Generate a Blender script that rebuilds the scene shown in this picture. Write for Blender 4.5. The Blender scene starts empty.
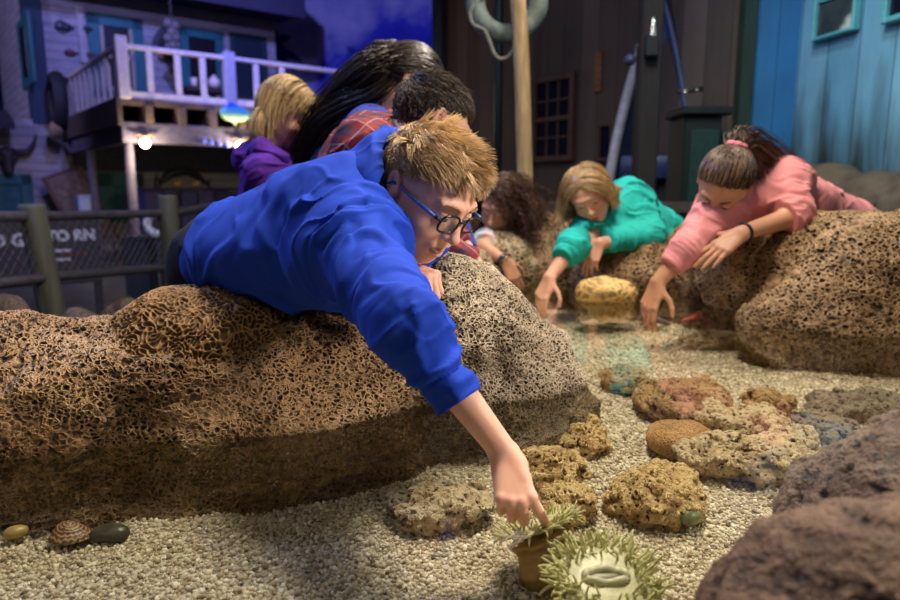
import bpy, math, random
import numpy as np
import openvdb
from mathutils import Vector
SC = bpy.context.scene
COL = SC.collection
PI = math.pi
rng = np.random.default_rng(7)

# ------------------------------------------------------------------ camera
FPX = 670.0
CAM = np.array([0.0, 0.0, 1.06])
PITCH = math.atan(113 / FPX)
FW = np.array([0, math.cos(PITCH), -math.sin(PITCH)])
UPV = np.array([0, math.sin(PITCH), math.cos(PITCH)])
WATER = 0.70
BED = 0.60


def ray(px, py):
    return FW + (px - 450) / FPX * np.array([1.0, 0, 0]) + (300 - py) / FPX * UPV


def P(px, py, Y):            # the point of the place seen at a pixel, at distance Y into the room
    d = ray(px, py)
    return CAM + d * (Y / d[1])


def G(px, py, z):            # the point of the place seen at a pixel, at height z
    d = ray(px, py)
    return CAM + d * ((z - CAM[2]) / d[2])


cam = bpy.data.cameras.new('camera')
cam.sensor_width = 36.0
cam.lens = 36.0 * FPX / 900.0
cam.clip_start = 0.05
cam.clip_end = 60
cam.dof.use_dof = True
cam.dof.focus_distance = 0.97
cam.dof.aperture_fstop = 4.0
camo = bpy.data.objects.new('camera', cam)
camo.location = CAM
camo.rotation_euler = (PI / 2 - PITCH, 0, 0)
COL.objects.link(camo)
SC.camera = camo


# ------------------------------------------------------------------ object helpers
def tag(o, label=None, cat=None, group=None, kind=None):
    for k, v in (('label', label), ('category', cat), ('group', group), ('kind', kind)):
        if v:
            o[k] = v
    return o


def mk(name, VF, m, parent=None, smooth=True, attr=None, origin=None):
    """One mesh object from world coordinates; origin at its base (or the parent's)."""
    V, F = VF
    V = np.asarray(V, dtype=np.float32).reshape(-1, 3)
    if parent is not None:
        off = np.array(parent['_o'])
    elif origin is not None:
        off = np.array(origin, dtype=float)
    else:
        lo, hi = V.min(0), V.max(0)
        off = np.array([(lo[0] + hi[0]) / 2, (lo[1] + hi[1]) / 2, lo[2]], dtype=float)
    me = bpy.data.meshes.new(name)
    W = V - off.astype(np.float32)
    if isinstance(F, np.ndarray):
        k = F.shape[1]
        me.vertices.add(len(W))
        me.vertices.foreach_set('co', W.ravel())
        me.loops.add(F.size)
        me.loops.foreach_set('vertex_index', F.astype(np.int32).ravel())
        me.polygons.add(len(F))
        me.polygons.foreach_set('loop_start', np.arange(0, F.size, k, dtype=np.int32))
        me.update(calc_edges=True)
        me.validate()
    else:
        me.from_pydata(W.tolist(), [], [list(f) for f in F])
        me.update()
    if smooth:
        me.polygons.foreach_set('use_smooth', np.ones(len(me.polygons), dtype=bool))
    if attr:
        for an, av in attr.items():
            a = me.attributes.new(an, 'FLOAT', 'POINT')
            a.data.foreach_set('value', np.asarray(av, dtype=np.float32))
    if m is not None:
        me.materials.append(m)
    o = bpy.data.objects.new(name, me)
    COL.objects.link(o)
    if parent is not None:
        o.parent = parent
    else:
        o.location = off
    o['_o'] = [float(c) for c in off]
    return o


def empty(name, loc, label, cat, group=None):
    o = bpy.data.objects.new(name, None)
    o.location = loc
    o.empty_display_size = 0.05
    o['_o'] = [float(c) for c in loc]
    COL.objects.link(o)
    return tag(o, label, cat, group)


def unit(v):
    v = np.asarray(v, float)
    return v / (np.linalg.norm(v) + 1e-12)


def basis(d, hint=(0, 0, 1)):
    d = unit(d)
    h = np.asarray(hint, float)
    if abs(d @ unit(h)) > 0.97:
        h = np.array([1.0, 0.1, 0])
    a = unit(np.cross(d, h))
    return a, np.cross(a, d), d          # side, up, dir


class MB:
    """collects boxes, bars, tubes and lathes of ONE part"""
    def __init__(s):
        s.V, s.F = [], []

    def add(s, V, F):
        n = sum(len(v) for v in s.V)
        s.V.append(np.asarray(V, float))
        s.F += [tuple(int(i) + n for i in f) for f in F]
        return s

    def box(s, c, size, ax=None, bev=0.0):
        ax = np.eye(3) if ax is None else np.asarray(ax, float)   # rows: axes
        h = np.asarray(size, float) / 2
        if bev <= 0:
            pts = [(x, y, z) for x in (-1, 1) for y in (-1, 1) for z in (-1, 1)]
            F = [(0, 1, 3, 2), (4, 6, 7, 5), (0, 4, 5, 1), (2, 3, 7, 6), (0, 2, 6, 4), (1, 5, 7, 3)]
            V = (np.array(pts) * h) @ ax + np.asarray(c, float)
            return s.add(V, F)
        b = min(bev, h.min() * 0.9)
        V, F = [], []
        idx = {}
        for sx in (-1, 1):
            for sy in (-1, 1):
                for sz in (-1, 1):
                    sg = np.array([sx, sy, sz])
                    for a in range(3):
                        q = sg * (h - b)
                        q[a] = sg[a] * h[a]
                        idx[(sx, sy, sz, a)] = len(V)
                        V.append(q)
        I = lambda x, y, z, a: idx[(x, y, z, a)]
        for a in range(3):
            b1, c1 = (a + 1) % 3, (a + 2) % 3
            for sg in (-1, 1):
                ring = []
                for (u, v) in ((-1, -1), (1, -1), (1, 1), (-1, 1)):
                    t = [0, 0, 0]; t[a] = sg; t[b1] = u; t[c1] = v
                    ring.append(I(*t, a))
                F.append(ring if sg > 0 else ring[::-1])
            for u in (-1, 1):
                for v in (-1, 1):
                    t0 = [0, 0, 0]; t1 = [0, 0, 0]
                    t0[a] = -1; t1[a] = 1
                    for t in (t0, t1):
                        t[b1] = u; t[c1] = v
                    q = [I(*t0, b1), I(*t1, b1), I(*t1, c1), I(*t0, c1)]
                    F.append(q if u * v < 0 else q[::-1])
        for sx in (-1, 1):
            for sy in (-1, 1):
                for sz in (-1, 1):
                    q = [I(sx, sy, sz, k) for k in range(3)]
                    F.append(q if sx * sy * sz > 0 else q[::-1])
        return s.add(np.array(V) @ ax + np.asarray(c, float), F)

    def bar(s, a, b, w, t, hint=(0, 0, 1), bev=0.0):
        a, b = np.asarray(a, float), np.asarray(b, float)
        sd, up, d = basis(b - a, hint)
        return s.box((a + b) / 2, (w, t, np.linalg.norm(b - a)), np.array([sd, up, d]), bev)

    def tube(s, path, r, n=10, caps=True, closed=False):
        path = [np.asarray(p, float) for p in path]
        R = [r] * len(path) if np.isscalar(r) else list(r)
        V, F = [], []
        m = len(path)
        prev = None
        for i, p in enumerate(path):
            if closed:
                d = path[(i + 1) % m] - path[i - 1]
            else:
                d = path[min(i + 1, m - 1)] - path[max(i - 1, 0)]
            d = unit(d)
            if prev is None:
                sd, up, _ = basis(d)
            else:
                sd = unit(prev - d * (prev @ d)); up = np.cross(sd, d)
            prev = sd
            for k in range(n):
                t = 2 * PI * k / n
                V.append(p + R[i] * (sd * math.cos(t) + up * math.sin(t)))
        for i in range(m if closed else m - 1):
            for k in range(n):
                a = i * n + k; b = i * n + (k + 1) % n
                j = (i + 1) % m
                c = j * n + (k + 1) % n; e = j * n + k
                F.append((a, e, c, b))
        if caps and not closed:
            F.append(tuple(range(n)))
            F.append(tuple(range((m - 1) * n, m * n))[::-1])
        return s.add(V, F)

    def lathe(s, base, prof, n=20, axis=(0, 0, 1)):
        """prof: (radius, height) pairs along axis"""
        sd, up, d = basis(axis, (0, 1, 0.01))
        V, F = [], []
        for r, h in prof:
            for k in range(n):
                t = 2 * PI * k / n
                V.append(np.asarray(base, float) + d * h + r * (sd * math.cos(t) + up * math.sin(t)))
        for i in range(len(prof) - 1):
            for k in range(n):
                a = i * n + k; b = i * n + (k + 1) % n
                F.append((a, a + n, b + n, b))
        F.append(tuple(range(n)))
        F.append(tuple(range((len(prof) - 1) * n, len(prof) * n))[::-1])
        return s.add(V, F)

    def ball(s, c, r, nu=16, nv=10, ax=None):
        r = np.array([r] * 3 if np.isscalar(r) else r, float)
        ax = np.eye(3) if ax is None else np.asarray(ax, float)
        V, F = [], []
        for i in range(1, nv):
            f = PI * i / nv
            for k in range(nu):
                t = 2 * PI * k / nu
                V.append((math.sin(f) * math.cos(t), math.sin(f) * math.sin(t), math.cos(f)))
        V += [(0, 0, 1), (0, 0, -1)]
        for i in range(nv - 2):
            for k in range(nu):
                a = i * nu + k; b = i * nu + (k + 1) % nu
                F.append((a, a + nu, b + nu, b))
        t, bt = len(V) - 2, len(V) - 1
        for k in range(nu):
            F.append((t, k, (k + 1) % nu))
            F.append((bt, (nv - 2) * nu + (k + 1) % nu, (nv - 2) * nu + k))
        return s.add((np.array(V) * r) @ ax + np.asarray(c, float), F)

    def prism(s, pts, n):
        """outline (list of 3D points, planar) pushed along vector n"""
        pts = np.asarray(pts, float); k = len(pts)
        V = np.vstack([pts, pts + np.asarray(n, float)])
        F = [tuple(range(k))[::-1], tuple(range(k, 2 * k))]
        F += [(i, (i + 1) % k, (i + 1) % k + k, i + k) for i in range(k)]
        return s.add(V, F)

    def vf(s):
        return np.vstack(s.V), s.F


# ------------------------------------------------------------------ noise (numpy)
_TAB = np.random.default_rng(11).random(65536).astype(np.float32) * 2 - 1


def vnoise(p, seed=0):
    p = np.asarray(p, np.float32)
    i = np.floor(p).astype(np.int64)
    f = p - i
    u = f * f * f * (f * (f * 6 - 15) + 10)
    out = 0
    for dx in (0, 1):
        wx = u[:, 0] if dx else 1 - u[:, 0]
        for dy in (0, 1):
            wy = u[:, 1] if dy else 1 - u[:, 1]
            for dz in (0, 1):
                wz = u[:, 2] if dz else 1 - u[:, 2]
                h = ((i[:, 0] + dx) * 73856093) ^ ((i[:, 1] + dy) * 19349663) ^ ((i[:, 2] + dz) * 83492791) ^ (seed * 2654435)
                h = (h ^ (h >> 13)) * 1274126177
                out = out + wx * wy * wz * _TAB[(h ^ (h >> 16)) & 65535]
    return out


def fbm(p, oct=4, seed=0, gain=0.5):
    a, s, o = 1.0, 0.0, 0
    for k in range(oct):
        o = o + a * vnoise(p * (2.03 ** k) + 17.3 * k, seed + k)
        s += a
        a *= gain
    return o / s


# ------------------------------------------------------------------ implicit surfaces
BIG = 1.0


def cap(a, b, ra, rb=None, k=0.012, op=1):
    a, b = np.asarray(a, float), np.asarray(b, float)
    rb = ra if rb is None else rb
    return dict(t='c', a=a, b=b, ra=ra, rb=rb, k=k, op=op, bc=(a + b) / 2, br=np.linalg.norm(b - a) / 2 + max(ra, rb))


def ell(c, r, R=None, k=0.012, op=1):
    r = np.array([r] * 3 if np.isscalar(r) else r, float)
    return dict(t='e', c=np.asarray(c, float), r=r, R=R, k=k, op=op, bc=np.asarray(c, float), br=r.max())


def lid(c, r, n, k=0.002, off=0.0):
    return dict(t='l', c=np.asarray(c, float), r=r, n=unit(n), off=off, k=k, op=1, bc=np.asarray(c, float), br=r)


def pd(q, p):
    if q['t'] == 'c':
        ab = q['b'] - q['a']
        L = ab @ ab + 1e-12
        t = np.clip((p - q['a']) @ ab / L, 0, 1)
        return np.linalg.norm(p - q['a'] - t[:, None] * ab, axis=1) - (q['ra'] + (q['rb'] - q['ra']) * t)
    x = p - q['c']
    if q['t'] == 'l':
        return np.maximum(np.linalg.norm(x, axis=1) - q['r'], x @ q['n'] - q['off'])
    if q['R'] is not None:
        x = x @ q['R']
    k0 = np.linalg.norm(x / q['r'], axis=1)
    k1 = np.linalg.norm(x / (q['r'] ** 2), axis=1)
    return np.where(k1 < 1e-9, -q['r'].min(), k0 * (k0 - 1) / (k1 + 1e-12))


def evalp(prims, p, cull=0.07):
    p = np.asarray(p, float)
    lo, hi = p.min(0), p.max(0)
    d = np.full(len(p), BIG)
    small = np.linalg.norm(hi - lo) < 0.35
    for q in prims:
        if small:
            gap = np.maximum(np.maximum(lo - q['bc'], q['bc'] - hi), 0)
            if np.linalg.norm(gap) - q['br'] > cull + q['k']:
                continue
        e = pd(q, p)
        k = q['k']
        if q['op'] > 0:
            h = np.maximum(k - np.abs(d - e), 0) / k
            d = np.minimum(d, e) - h * h * k / 4
        else:
            h = np.maximum(k - np.abs(d + e), 0) / k
            d = np.maximum(d, -e) + h * h * k / 4
    return d


def sdf_mesh(fn, lo, hi, h, margin=0.0):
    lo, hi = np.asarray(lo, float), np.asarray(hi, float)
    nb = np.ceil((hi - lo) / h / 8).astype(int)
    bs = 8 * h
    I = np.stack(np.meshgrid(*[np.arange(n) for n in nb], indexing='ij'), -1).reshape(-1, 3)
    C = lo + (I + 0.5) * bs - h * 0.5
    d = np.concatenate([fn(C[i:i + 4096]) for i in range(0, len(C), 4096)])
    BGV = 4 * h
    arr = np.empty((nb[0], 8, nb[1], 8, nb[2], 8), np.float32)
    arr[:] = np.where(d > 0, BGV, -BGV).reshape(nb[0], 1, nb[1], 1, nb[2], 1)
    act = I[np.abs(d) < 0.87 * bs * 1.3 + margin]
    order = np.lexsort((act[:, 2] // 3, act[:, 1] // 3, act[:, 0] // 3))
    act = act[order]
    loc = np.stack(np.meshgrid(*[np.arange(8)] * 3, indexing='ij'), -1).reshape(-1, 3)
    for i in range(0, len(act), 27):
        A = act[i:i + 27]
        pts = lo + (A[:, None, :] * 8 + loc[None]).reshape(-1, 3) * h
        v = np.clip(fn(pts), -BGV, BGV).astype(np.float32).reshape(-1, 8, 8, 8)
        arr[A[:, 0], :, A[:, 1], :, A[:, 2], :] = v
    g = openvdb.FloatGrid(BGV)
    g.copyFromArray(arr.reshape(nb * 8))
    pts, quads = g.convertToQuads(isovalue=0.0)
    V = lo + np.asarray(pts, float) * h
    Q = np.asarray(quads).astype(np.int64)
    # outward winding
    n = np.cross(V[Q[:, 1]] - V[Q[:, 0]], V[Q[:, 2]] - V[Q[:, 0]])
    if ((V[Q].mean(1) - V.mean(0)) * n).sum() < 0:
        Q = Q[:, ::-1]
    return V, Q


def vnormals(V, Q):
    n = np.cross(V[Q[:, 2]] - V[Q[:, 0]], V[Q[:, 3]] - V[Q[:, 1]])
    N = np.zeros_like(V)
    for k in range(4):
        for a in range(3):
            N[:, a] += np.bincount(Q[:, k], weights=n[:, a], minlength=len(V))
    return N / (np.linalg.norm(N, axis=1, keepdims=True) + 1e-12)


def prim_bounds(prims, pad):
    lo = np.min([q['bc'] - q['br'] for q in prims if q['op'] > 0], 0) - pad
    hi = np.max([q['bc'] + q['br'] for q in prims if q['op'] > 0], 0) + pad
    return lo, hi


def keep_largest(V, Q):
    """drop stray islands"""
    lab = np.arange(len(V))
    while True:
        m = lab[Q].min(1)
        new = lab.copy()
        for k in range(4):
            np.minimum.at(new, Q[:, k], m)
        new = new[new]
        if (new == lab).all():
            break
        lab = new
    u, c = np.unique(lab, return_counts=True)
    big = u[np.argmax(c)]
    kv = lab == big
    idx = np.cumsum(kv) - 1
    return V[kv], idx[Q[kv[Q[:, 0]]]]


def join(*vfs):
    V, F, n = [], [], 0
    for v, f in vfs:
        V.append(np.asarray(v, float))
        F += [tuple(int(i) + n for i in q) for q in f]
        n += len(v)
    return np.vstack(V), F
# ------------------------------------------------------------------ materials
class NT:
    def __init__(s, name):
        s.m = bpy.data.materials.new(name)
        s.m.use_nodes = True
        s.t = s.m.node_tree
        s.b = s.t.nodes['Principled BSDF']
        s.out = s.t.nodes['Material Output']

    def link(s, v, sock):
        if hasattr(v, 'is_output'):
            s.t.links.new(v, sock)
        else:
            if hasattr(sock, 'default_value'):
                try:
                    sock.default_value = v
                except Exception:
                    sock.default_value = (*v, 1) if len(v) == 3 else v

    def n(s, typ, ins=None, out=0, **props):
        nd = s.t.nodes.new('ShaderNode' + typ)
        for k, v in props.items():
            setattr(nd, k, v)
        for k, v in (ins or {}).items():
            s.link(v, nd.inputs[k])
        return nd.outputs[out]

    def coord(s):
        return s.n('TexCoord', out=3)

    def wpos(s):
        return s.n('NewGeometry', out=0)

    def math(s, op, a, b=0.0, c=0.0, clamp=False):
        return s.n('Math', {0: a, 1: b, 2: c}, operation=op, use_clamp=clamp)

    def noise(s, scale, detail=4, vec=None, rough=0.55, col=False, dist=0.0):
        i = {'Scale': scale, 'Detail': detail, 'Roughness': rough, 'Distortion': dist}
        if vec is not None:
            i['Vector'] = vec
        return s.n('TexNoise', i, out=1 if col else 0)

    def voro(s, scale, vec=None, feature='F1', out=0, rand=1.0):
        i = {'Scale': scale, 'Randomness': rand}
        if vec is not None:
            i['Vector'] = vec
        return s.n('TexVoronoi', i, out=out, feature=feature)

    def ramp(s, fac, stops, mode='LINEAR'):
        nd = s.t.nodes.new('ShaderNodeValToRGB')
        nd.color_ramp.interpolation = mode
        e = nd.color_ramp.elements
        while len(e) < len(stops):
            e.new(0.5)
        for el, (p, c) in zip(e, stops):
            el.position = p
            el.color = (*c, 1) if not np.isscalar(c) else (c, c, c, 1)
        s.link(fac, nd.inputs[0])
        return nd.outputs[0]

    def mix(s, fac, a, b, mode='MIX'):
        nd = s.t.nodes.new('ShaderNodeMix')
        nd.data_type = 'RGBA'
        nd.blend_type = mode
        nd.clamp_result = False
        s.link(fac, nd.inputs[0])
        for v, k in ((a, 6), (b, 7)):
            s.link(v if hasattr(v, 'is_output') else (*v, 1), nd.inputs[k])
        return nd.outputs[2]

    def vscale(s, vec, sc):
        return s.n('VectorMath', {0: vec, 1: sc}, operation='MULTIPLY')

    def vadd(s, a, b):
        return s.n('VectorMath', {0: a, 1: b}, operation='ADD')

    def sep(s, v, k):
        return s.n('SeparateXYZ', {0: v}, out=k)

    def attr(s, name):
        return s.n('Attribute', out=2, attribute_name=name)

    def bump(s, h, strength=0.5, dist=0.01):
        o = s.n('Bump', {'Height': h, 'Strength': strength, 'Distance': dist})
        s.t.links.new(o, s.b.inputs['Normal'])
        return o

    def disp(s, h, scale, mid=0.0):
        o = s.n('Displacement', {'Height': h, 'Midlevel': mid, 'Scale': scale})
        s.t.links.new(o, s.out.inputs['Displacement'])
        s.m.displacement_method = 'BOTH'

    def set(s, color=None, rough=None, **kw):
        if color is not None:
            s.link(color, s.b.inputs['Base Color'])
        if rough is not None:
            s.link(rough, s.b.inputs['Roughness'])
        for k, v in kw.items():
            s.link(v, s.b.inputs[k.replace('_', ' ')])
        return s.m


def plain(name, c, rough=0.6, var=0.12, sc=30, bump=0.0, metal=0.0, **kw):
    t = NT(name)
    f = t.noise(sc, 4, t.coord())
    a = tuple(max(0, x * (1 - var)) for x in c); b = tuple(x * (1 + var) for x in c)
    col = t.ramp(f, [(0.3, a), (0.7, b)])
    if bump:
        t.bump(f, bump, 0.004)
    return t.set(col, rough, Metallic=metal, **kw)


def wet_zone(t, jit=0.012):
    """1 below the water line (algae and wetness), 0 above, edge broken by noise"""
    z = t.sep(t.wpos(), 2)
    n = t.noise(30, 3, t.coord())
    zz = t.math('ADD', z, t.math('MULTIPLY', t.math('SUBTRACT', n, 0.5), jit * 3))
    return t.n('MapRange', {0: zz, 1: WATER + jit, 2: WATER - jit * 0.2, 3: 0.0, 4: 1.0}, interpolation_type='SMOOTHSTEP')


def rock_mat(name, hi, lo, tint, cell=95, amp=0.006, pit_amt=1.0, wet=True, algae=(0.055, 0.034, 0.012), bumpn=1.0):
    """holey limestone: pale ridges around pits"""
    t = NT(name)
    c = t.coord()
    w = t.vadd(c, t.n('VectorMath', {0: t.noise(22, 3, c, col=True), 'Scale': 0.022}, operation='SCALE'))
    w = t.vscale(w, (1.0, 1.0, 1.25))
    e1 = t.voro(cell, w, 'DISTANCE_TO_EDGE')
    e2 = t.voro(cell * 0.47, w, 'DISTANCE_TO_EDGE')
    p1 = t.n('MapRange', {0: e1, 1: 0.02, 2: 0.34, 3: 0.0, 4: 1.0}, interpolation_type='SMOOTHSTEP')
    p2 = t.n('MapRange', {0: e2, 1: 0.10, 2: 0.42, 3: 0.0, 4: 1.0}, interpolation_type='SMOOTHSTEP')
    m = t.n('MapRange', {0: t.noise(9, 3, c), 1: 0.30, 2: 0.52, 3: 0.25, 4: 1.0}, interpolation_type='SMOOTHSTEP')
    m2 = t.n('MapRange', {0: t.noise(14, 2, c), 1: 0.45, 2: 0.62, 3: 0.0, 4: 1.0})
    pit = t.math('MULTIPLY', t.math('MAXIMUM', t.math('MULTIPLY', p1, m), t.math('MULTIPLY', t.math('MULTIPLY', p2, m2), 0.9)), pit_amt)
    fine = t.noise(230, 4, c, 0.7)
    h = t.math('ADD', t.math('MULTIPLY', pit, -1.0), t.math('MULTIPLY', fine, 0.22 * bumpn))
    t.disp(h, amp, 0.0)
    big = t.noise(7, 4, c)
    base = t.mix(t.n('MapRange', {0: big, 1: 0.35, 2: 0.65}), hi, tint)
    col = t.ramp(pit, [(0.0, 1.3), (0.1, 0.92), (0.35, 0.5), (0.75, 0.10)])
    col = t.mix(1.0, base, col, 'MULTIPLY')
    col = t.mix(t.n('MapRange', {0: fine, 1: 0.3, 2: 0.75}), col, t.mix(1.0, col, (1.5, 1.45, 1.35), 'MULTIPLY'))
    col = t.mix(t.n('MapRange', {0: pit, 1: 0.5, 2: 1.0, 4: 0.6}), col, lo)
    ro = 0.62
    if wet:
        z = wet_zone(t)
        al = t.mix(t.n('MapRange', {0: t.noise(45, 4, t.vscale(c, (1, 1, 2.5))), 1: 0.35, 2: 0.7}), tuple(0.5 * x for x in algae), tuple(4.6 * x for x in algae))
        al = t.mix(0.28, al, col)
        col = t.mix(z, col, al)
        ro = t.math('SUBTRACT', 0.62, t.math('MULTIPLY', z, 0.3))
    t.set(col, ro)
    t.b.inputs['Specular IOR Level'].default_value = 0.4
    return t.m


def wood_mat(name, c1, c2, axis=2, sc=6, rough=0.75, bump=0.35, plank=None, dirt=None):
    t = NT(name)
    c = t.coord()
    s = [sc * 6, sc * 6, sc * 6]
    s[axis] = sc * 0.6
    v = t.vscale(c, tuple(s))
    f = t.noise(1.0, 5, v, 0.6)
    big = t.noise(1.3, 3, c)
    col = t.mix(t.n('MapRange', {0: f, 1: 0.3, 2: 0.7}), c1, c2)
    col = t.mix(t.n('MapRange', {0: big, 1: 0.3, 2: 0.7, 4: 0.5}), col, t.mix(1.0, col, (0.55, 0.55, 0.6), 'MULTIPLY'))
    if dirt:
        col = t.mix(dirt(t), col, (0.03, 0.025, 0.02))
    t.bump(f, bump, 0.006)
    return t.set(col, rough)


def siding_mat(name, c, pitch=0.13, dirt=0.4):
    """lap siding; boards run level"""
    t = NT(name)
    z = t.sep(t.wpos(), 2)
    fr = t.math('FRACT', t.math('DIVIDE', z, pitch))
    t.bump(t.math('ADD', t.math('SUBTRACT', 1.0, fr), t.math('MULTIPLY', t.noise(40, 3, t.coord()), 0.15)), 1.0, 0.02)
    n = t.noise(3, 5, t.vscale(t.coord(), (1, 1, 3)))
    col = t.mix(t.n('MapRange', {0: n, 1: 0.4, 2: 0.75, 4: dirt}), c, tuple(x * 0.35 for x in c))
    col = t.mix(t.math('LESS_THAN', fr, 0.08), col, t.mix(1.0, col, (0.35, 0.35, 0.35), 'MULTIPLY'))
    return t.set(col, 0.8)


def cloth_mat(name, c, sc=900, rough=0.9, var=0.1, sheen=0.25, c2=None):
    t = NT(name)
    co = t.coord()
    f = t.noise(sc, 2, co)
    g = t.noise(25, 3, co)
    a = tuple(x * (1 - var) for x in c)
    b = tuple(min(1, x * (1 + var)) for x in (c2 or c))
    col = t.mix(g, a, b)
    t.bump(f, 0.25, 0.001)
    t.set(col, rough)
    t.b.inputs['Sheen Weight'].default_value = sheen
    t.b.inputs['Sheen Tint'].default_value = (*[min(1, x * 1.6 + .05) for x in c], 1)
    t.b.inputs['Specular IOR Level'].default_value = 0.2
    return t.m


def skin_mat(name, c, blush=(0.75, 0.28, 0.2)):
    t = NT(name)
    co = t.coord()
    n = t.noise(28, 3, co)
    col = t.mix(t.n('MapRange', {0: n, 1: 0.4, 2: 0.75, 4: 0.25}), c, blush)
    t.bump(t.noise(500, 3, co), 0.12, 0.0006)
    t.set(col, 0.48)
    t.b.inputs['Subsurface Weight'].default_value = 0.12
    t.b.inputs['Subsurface Radius'].default_value = (0.012, 0.004, 0.002)
    t.b.inputs['Subsurface Scale'].default_value = 0.5
    t.b.inputs['Specular IOR Level'].default_value = 0.35
    return t.m


def hair_mat(name, c1, c2, rough=0.42):
    t = NT(name)
    col = t.mix(t.attr('tone'), c1, c2)
    t.set(col, rough)
    t.b.inputs['Specular IOR Level'].default_value = 0.5
    return t.m


def emit_mat(name, c, s):
    t = NT(name)
    t.set(c, 0.4)
    t.b.inputs['Emission Color'].default_value = (*c, 1)
    t.b.inputs['Emission Strength'].default_value = s
    return t.m
# ------------------------------------------------------------------ tank: bed, gravel, water
RING = [(-1.15, 0.55), (-0.90, 0.98), (-0.62, 1.08), (-0.38, 1.16), (-0.18, 1.22), (0.0, 1.30), (-0.02, 1.6), (0.02, 2.0), (0.10, 2.45), (0.25, 2.66),
        (0.43, 2.66), (0.62, 2.50), (0.80, 2.36), (0.98, 2.2), (1.2, 1.98), (1.42, 1.7), (1.6, 1.1), (1.2, 0.45), (0.47, 0.48),
        (0.26, 0.30), (-0.1, 0.14), (-0.8, 0.12)]
RG = np.array(RING)


def inside(x, y):
    r = np.zeros(len(x), bool)
    n = len(RG)
    for i in range(n):
        x0, y0 = RG[i]; x1, y1 = RG[(i + 1) % n]
        c = ((y0 > y) != (y1 > y)) & (x < (x1 - x0) * (y - y0) / (y1 - y0 + 1e-12) + x0)
        r ^= c
    return r


def bed_z(x, y):
    p = np.stack([x * 5, y * 5, np.zeros_like(x)], -1)
    return BED + 0.010 * fbm(p, 3, 5) - 0.004


ring3 = [(x, y, 0.0) for x, y in RING]
t = NT('tank_concrete'); t.set(t.ramp(t.noise(6, 5, t.coord()), [(0.3, (0.05, 0.045, 0.04)), (0.7, (0.09, 0.08, 0.07))]), 0.8)
tag(mk('tank_base', MB().prism(ring3[::-1], (0, 0, BED - 0.02)).vf(), t.m, smooth=False), kind='structure')

t = NT('gravel_bed_material')
c = t.wpos()
v = t.voro(190, c, out=1)
vd = t.voro(190, c)
g1 = t.ramp(t.sep(v, 0), [(0.0, (0.16, 0.12, 0.075)), (0.35, (0.44, 0.36, 0.25)), (0.7, (0.62, 0.54, 0.41)), (1.0, (0.80, 0.75, 0.64))])
big = t.noise(3.2, 3, c)
g1 = t.mix(t.n('MapRange', {0: big, 1: 0.35, 2: 0.7, 4: 0.35}), g1, t.mix(1.0, g1, (0.72, 0.74, 0.62), 'MULTIPLY'))
t.bump(t.math('SUBTRACT', 1.0, vd), 0.9, 0.006)
t.set(g1, 0.7)
M_BED = t.m
gx, gy = np.meshgrid(np.arange(-1.16, 1.62, 0.02), np.arange(0.10, 2.70, 0.02), indexing='ij')
nx, ny = gx.shape
V = np.stack([gx.ravel(), gy.ravel(), bed_z(gx.ravel(), gy.ravel())], -1)
ii = (np.arange(nx - 1)[:, None] * ny + np.arange(ny - 1)[None]).ravel()
Q = np.stack([ii, ii + ny, ii + ny + 1, ii + 1], -1)
cx = V[Q].mean(1)
Q = Q[inside(cx[:, 0], cx[:, 1])]
used = np.unique(Q)
mp = np.zeros(len(V), int); mp[used] = np.arange(len(used))
tag(mk('gravel_bed', (V[used], mp[Q]), M_BED), kind='structure')

# loose grains: nobody could count them
t = NT('gravel_grain_material')
tn = t.attr('tone')
t.set(t.ramp(tn, [(0.0, (0.10, 0.075, 0.045)), (0.12, (0.26, 0.19, 0.11)), (0.4, (0.47, 0.39, 0.27)), (0.75, (0.64, 0.56, 0.43)), (1.0, (0.86, 0.81, 0.70))]), 0.55)
M_GRAIN = t.m
ico = []
gphi = (1 + 5 ** 0.5) / 2
IV = np.array([(-1, gphi, 0), (1, gphi, 0), (-1, -gphi, 0), (1, -gphi, 0), (0, -1, gphi), (0, 1, gphi), (0, -1, -gphi), (0, 1, -gphi), (gphi, 0, -1), (gphi, 0, 1), (-gphi, 0, -1), (-gphi, 0, 1)]) / math.sqrt(1 + gphi ** 2)
IF = np.array([(0, 11, 5), (0, 5, 1), (0, 1, 7), (0, 7, 10), (0, 10, 11), (1, 5, 9), (5, 11, 4), (11, 10, 2), (10, 7, 6), (7, 1, 8), (3, 9, 4), (3, 4, 2), (3, 2, 6), (3, 6, 8), (3, 8, 9), (4, 9, 5), (2, 4, 11), (6, 2, 10), (8, 6, 7), (9, 8, 1)])
N0 = 170000
yy = 0.50 + 2.0 * rng.random(N0) ** 2.3
xx = -0.95 + 2.3 * rng.random(N0)
px_ = 450 + FPX * xx / yy
ok = inside(xx, yy) & (px_ > -80) & (px_ < 980)
xx, yy = xx[ok], yy[ok]
n = len(xx)
sz = (0.0017 + 0.0024 * rng.random(n) ** 2.2) * (1 + 0.35 * np.clip(yy - 0.9, 0, 1.5))
sc = sz[:, None] * (0.65 + 0.7 * rng.random((n, 3)))
q = rng.normal(size=(n, 4)); q /= np.linalg.norm(q, axis=1, keepdims=True)
w_, x_, y_, z_ = q.T
RM = np.stack([1 - 2 * (y_ * y_ + z_ * z_), 2 * (x_ * y_ - z_ * w_), 2 * (x_ * z_ + y_ * w_), 2 * (x_ * y_ + z_ * w_), 1 - 2 * (x_ * x_ + z_ * z_), 2 * (y_ * z_ - x_ * w_),
               2 * (x_ * z_ - y_ * w_), 2 * (y_ * z_ + x_ * w_), 1 - 2 * (x_ * x_ + y_ * y_)], -1).reshape(n, 3, 3)
jit = 1 + 0.25 * (rng.random((n, 12, 1)) - 0.5)
GV = np.einsum('nij,nkj->nki', RM, IV[None] * jit * sc[:, None, :])
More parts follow.
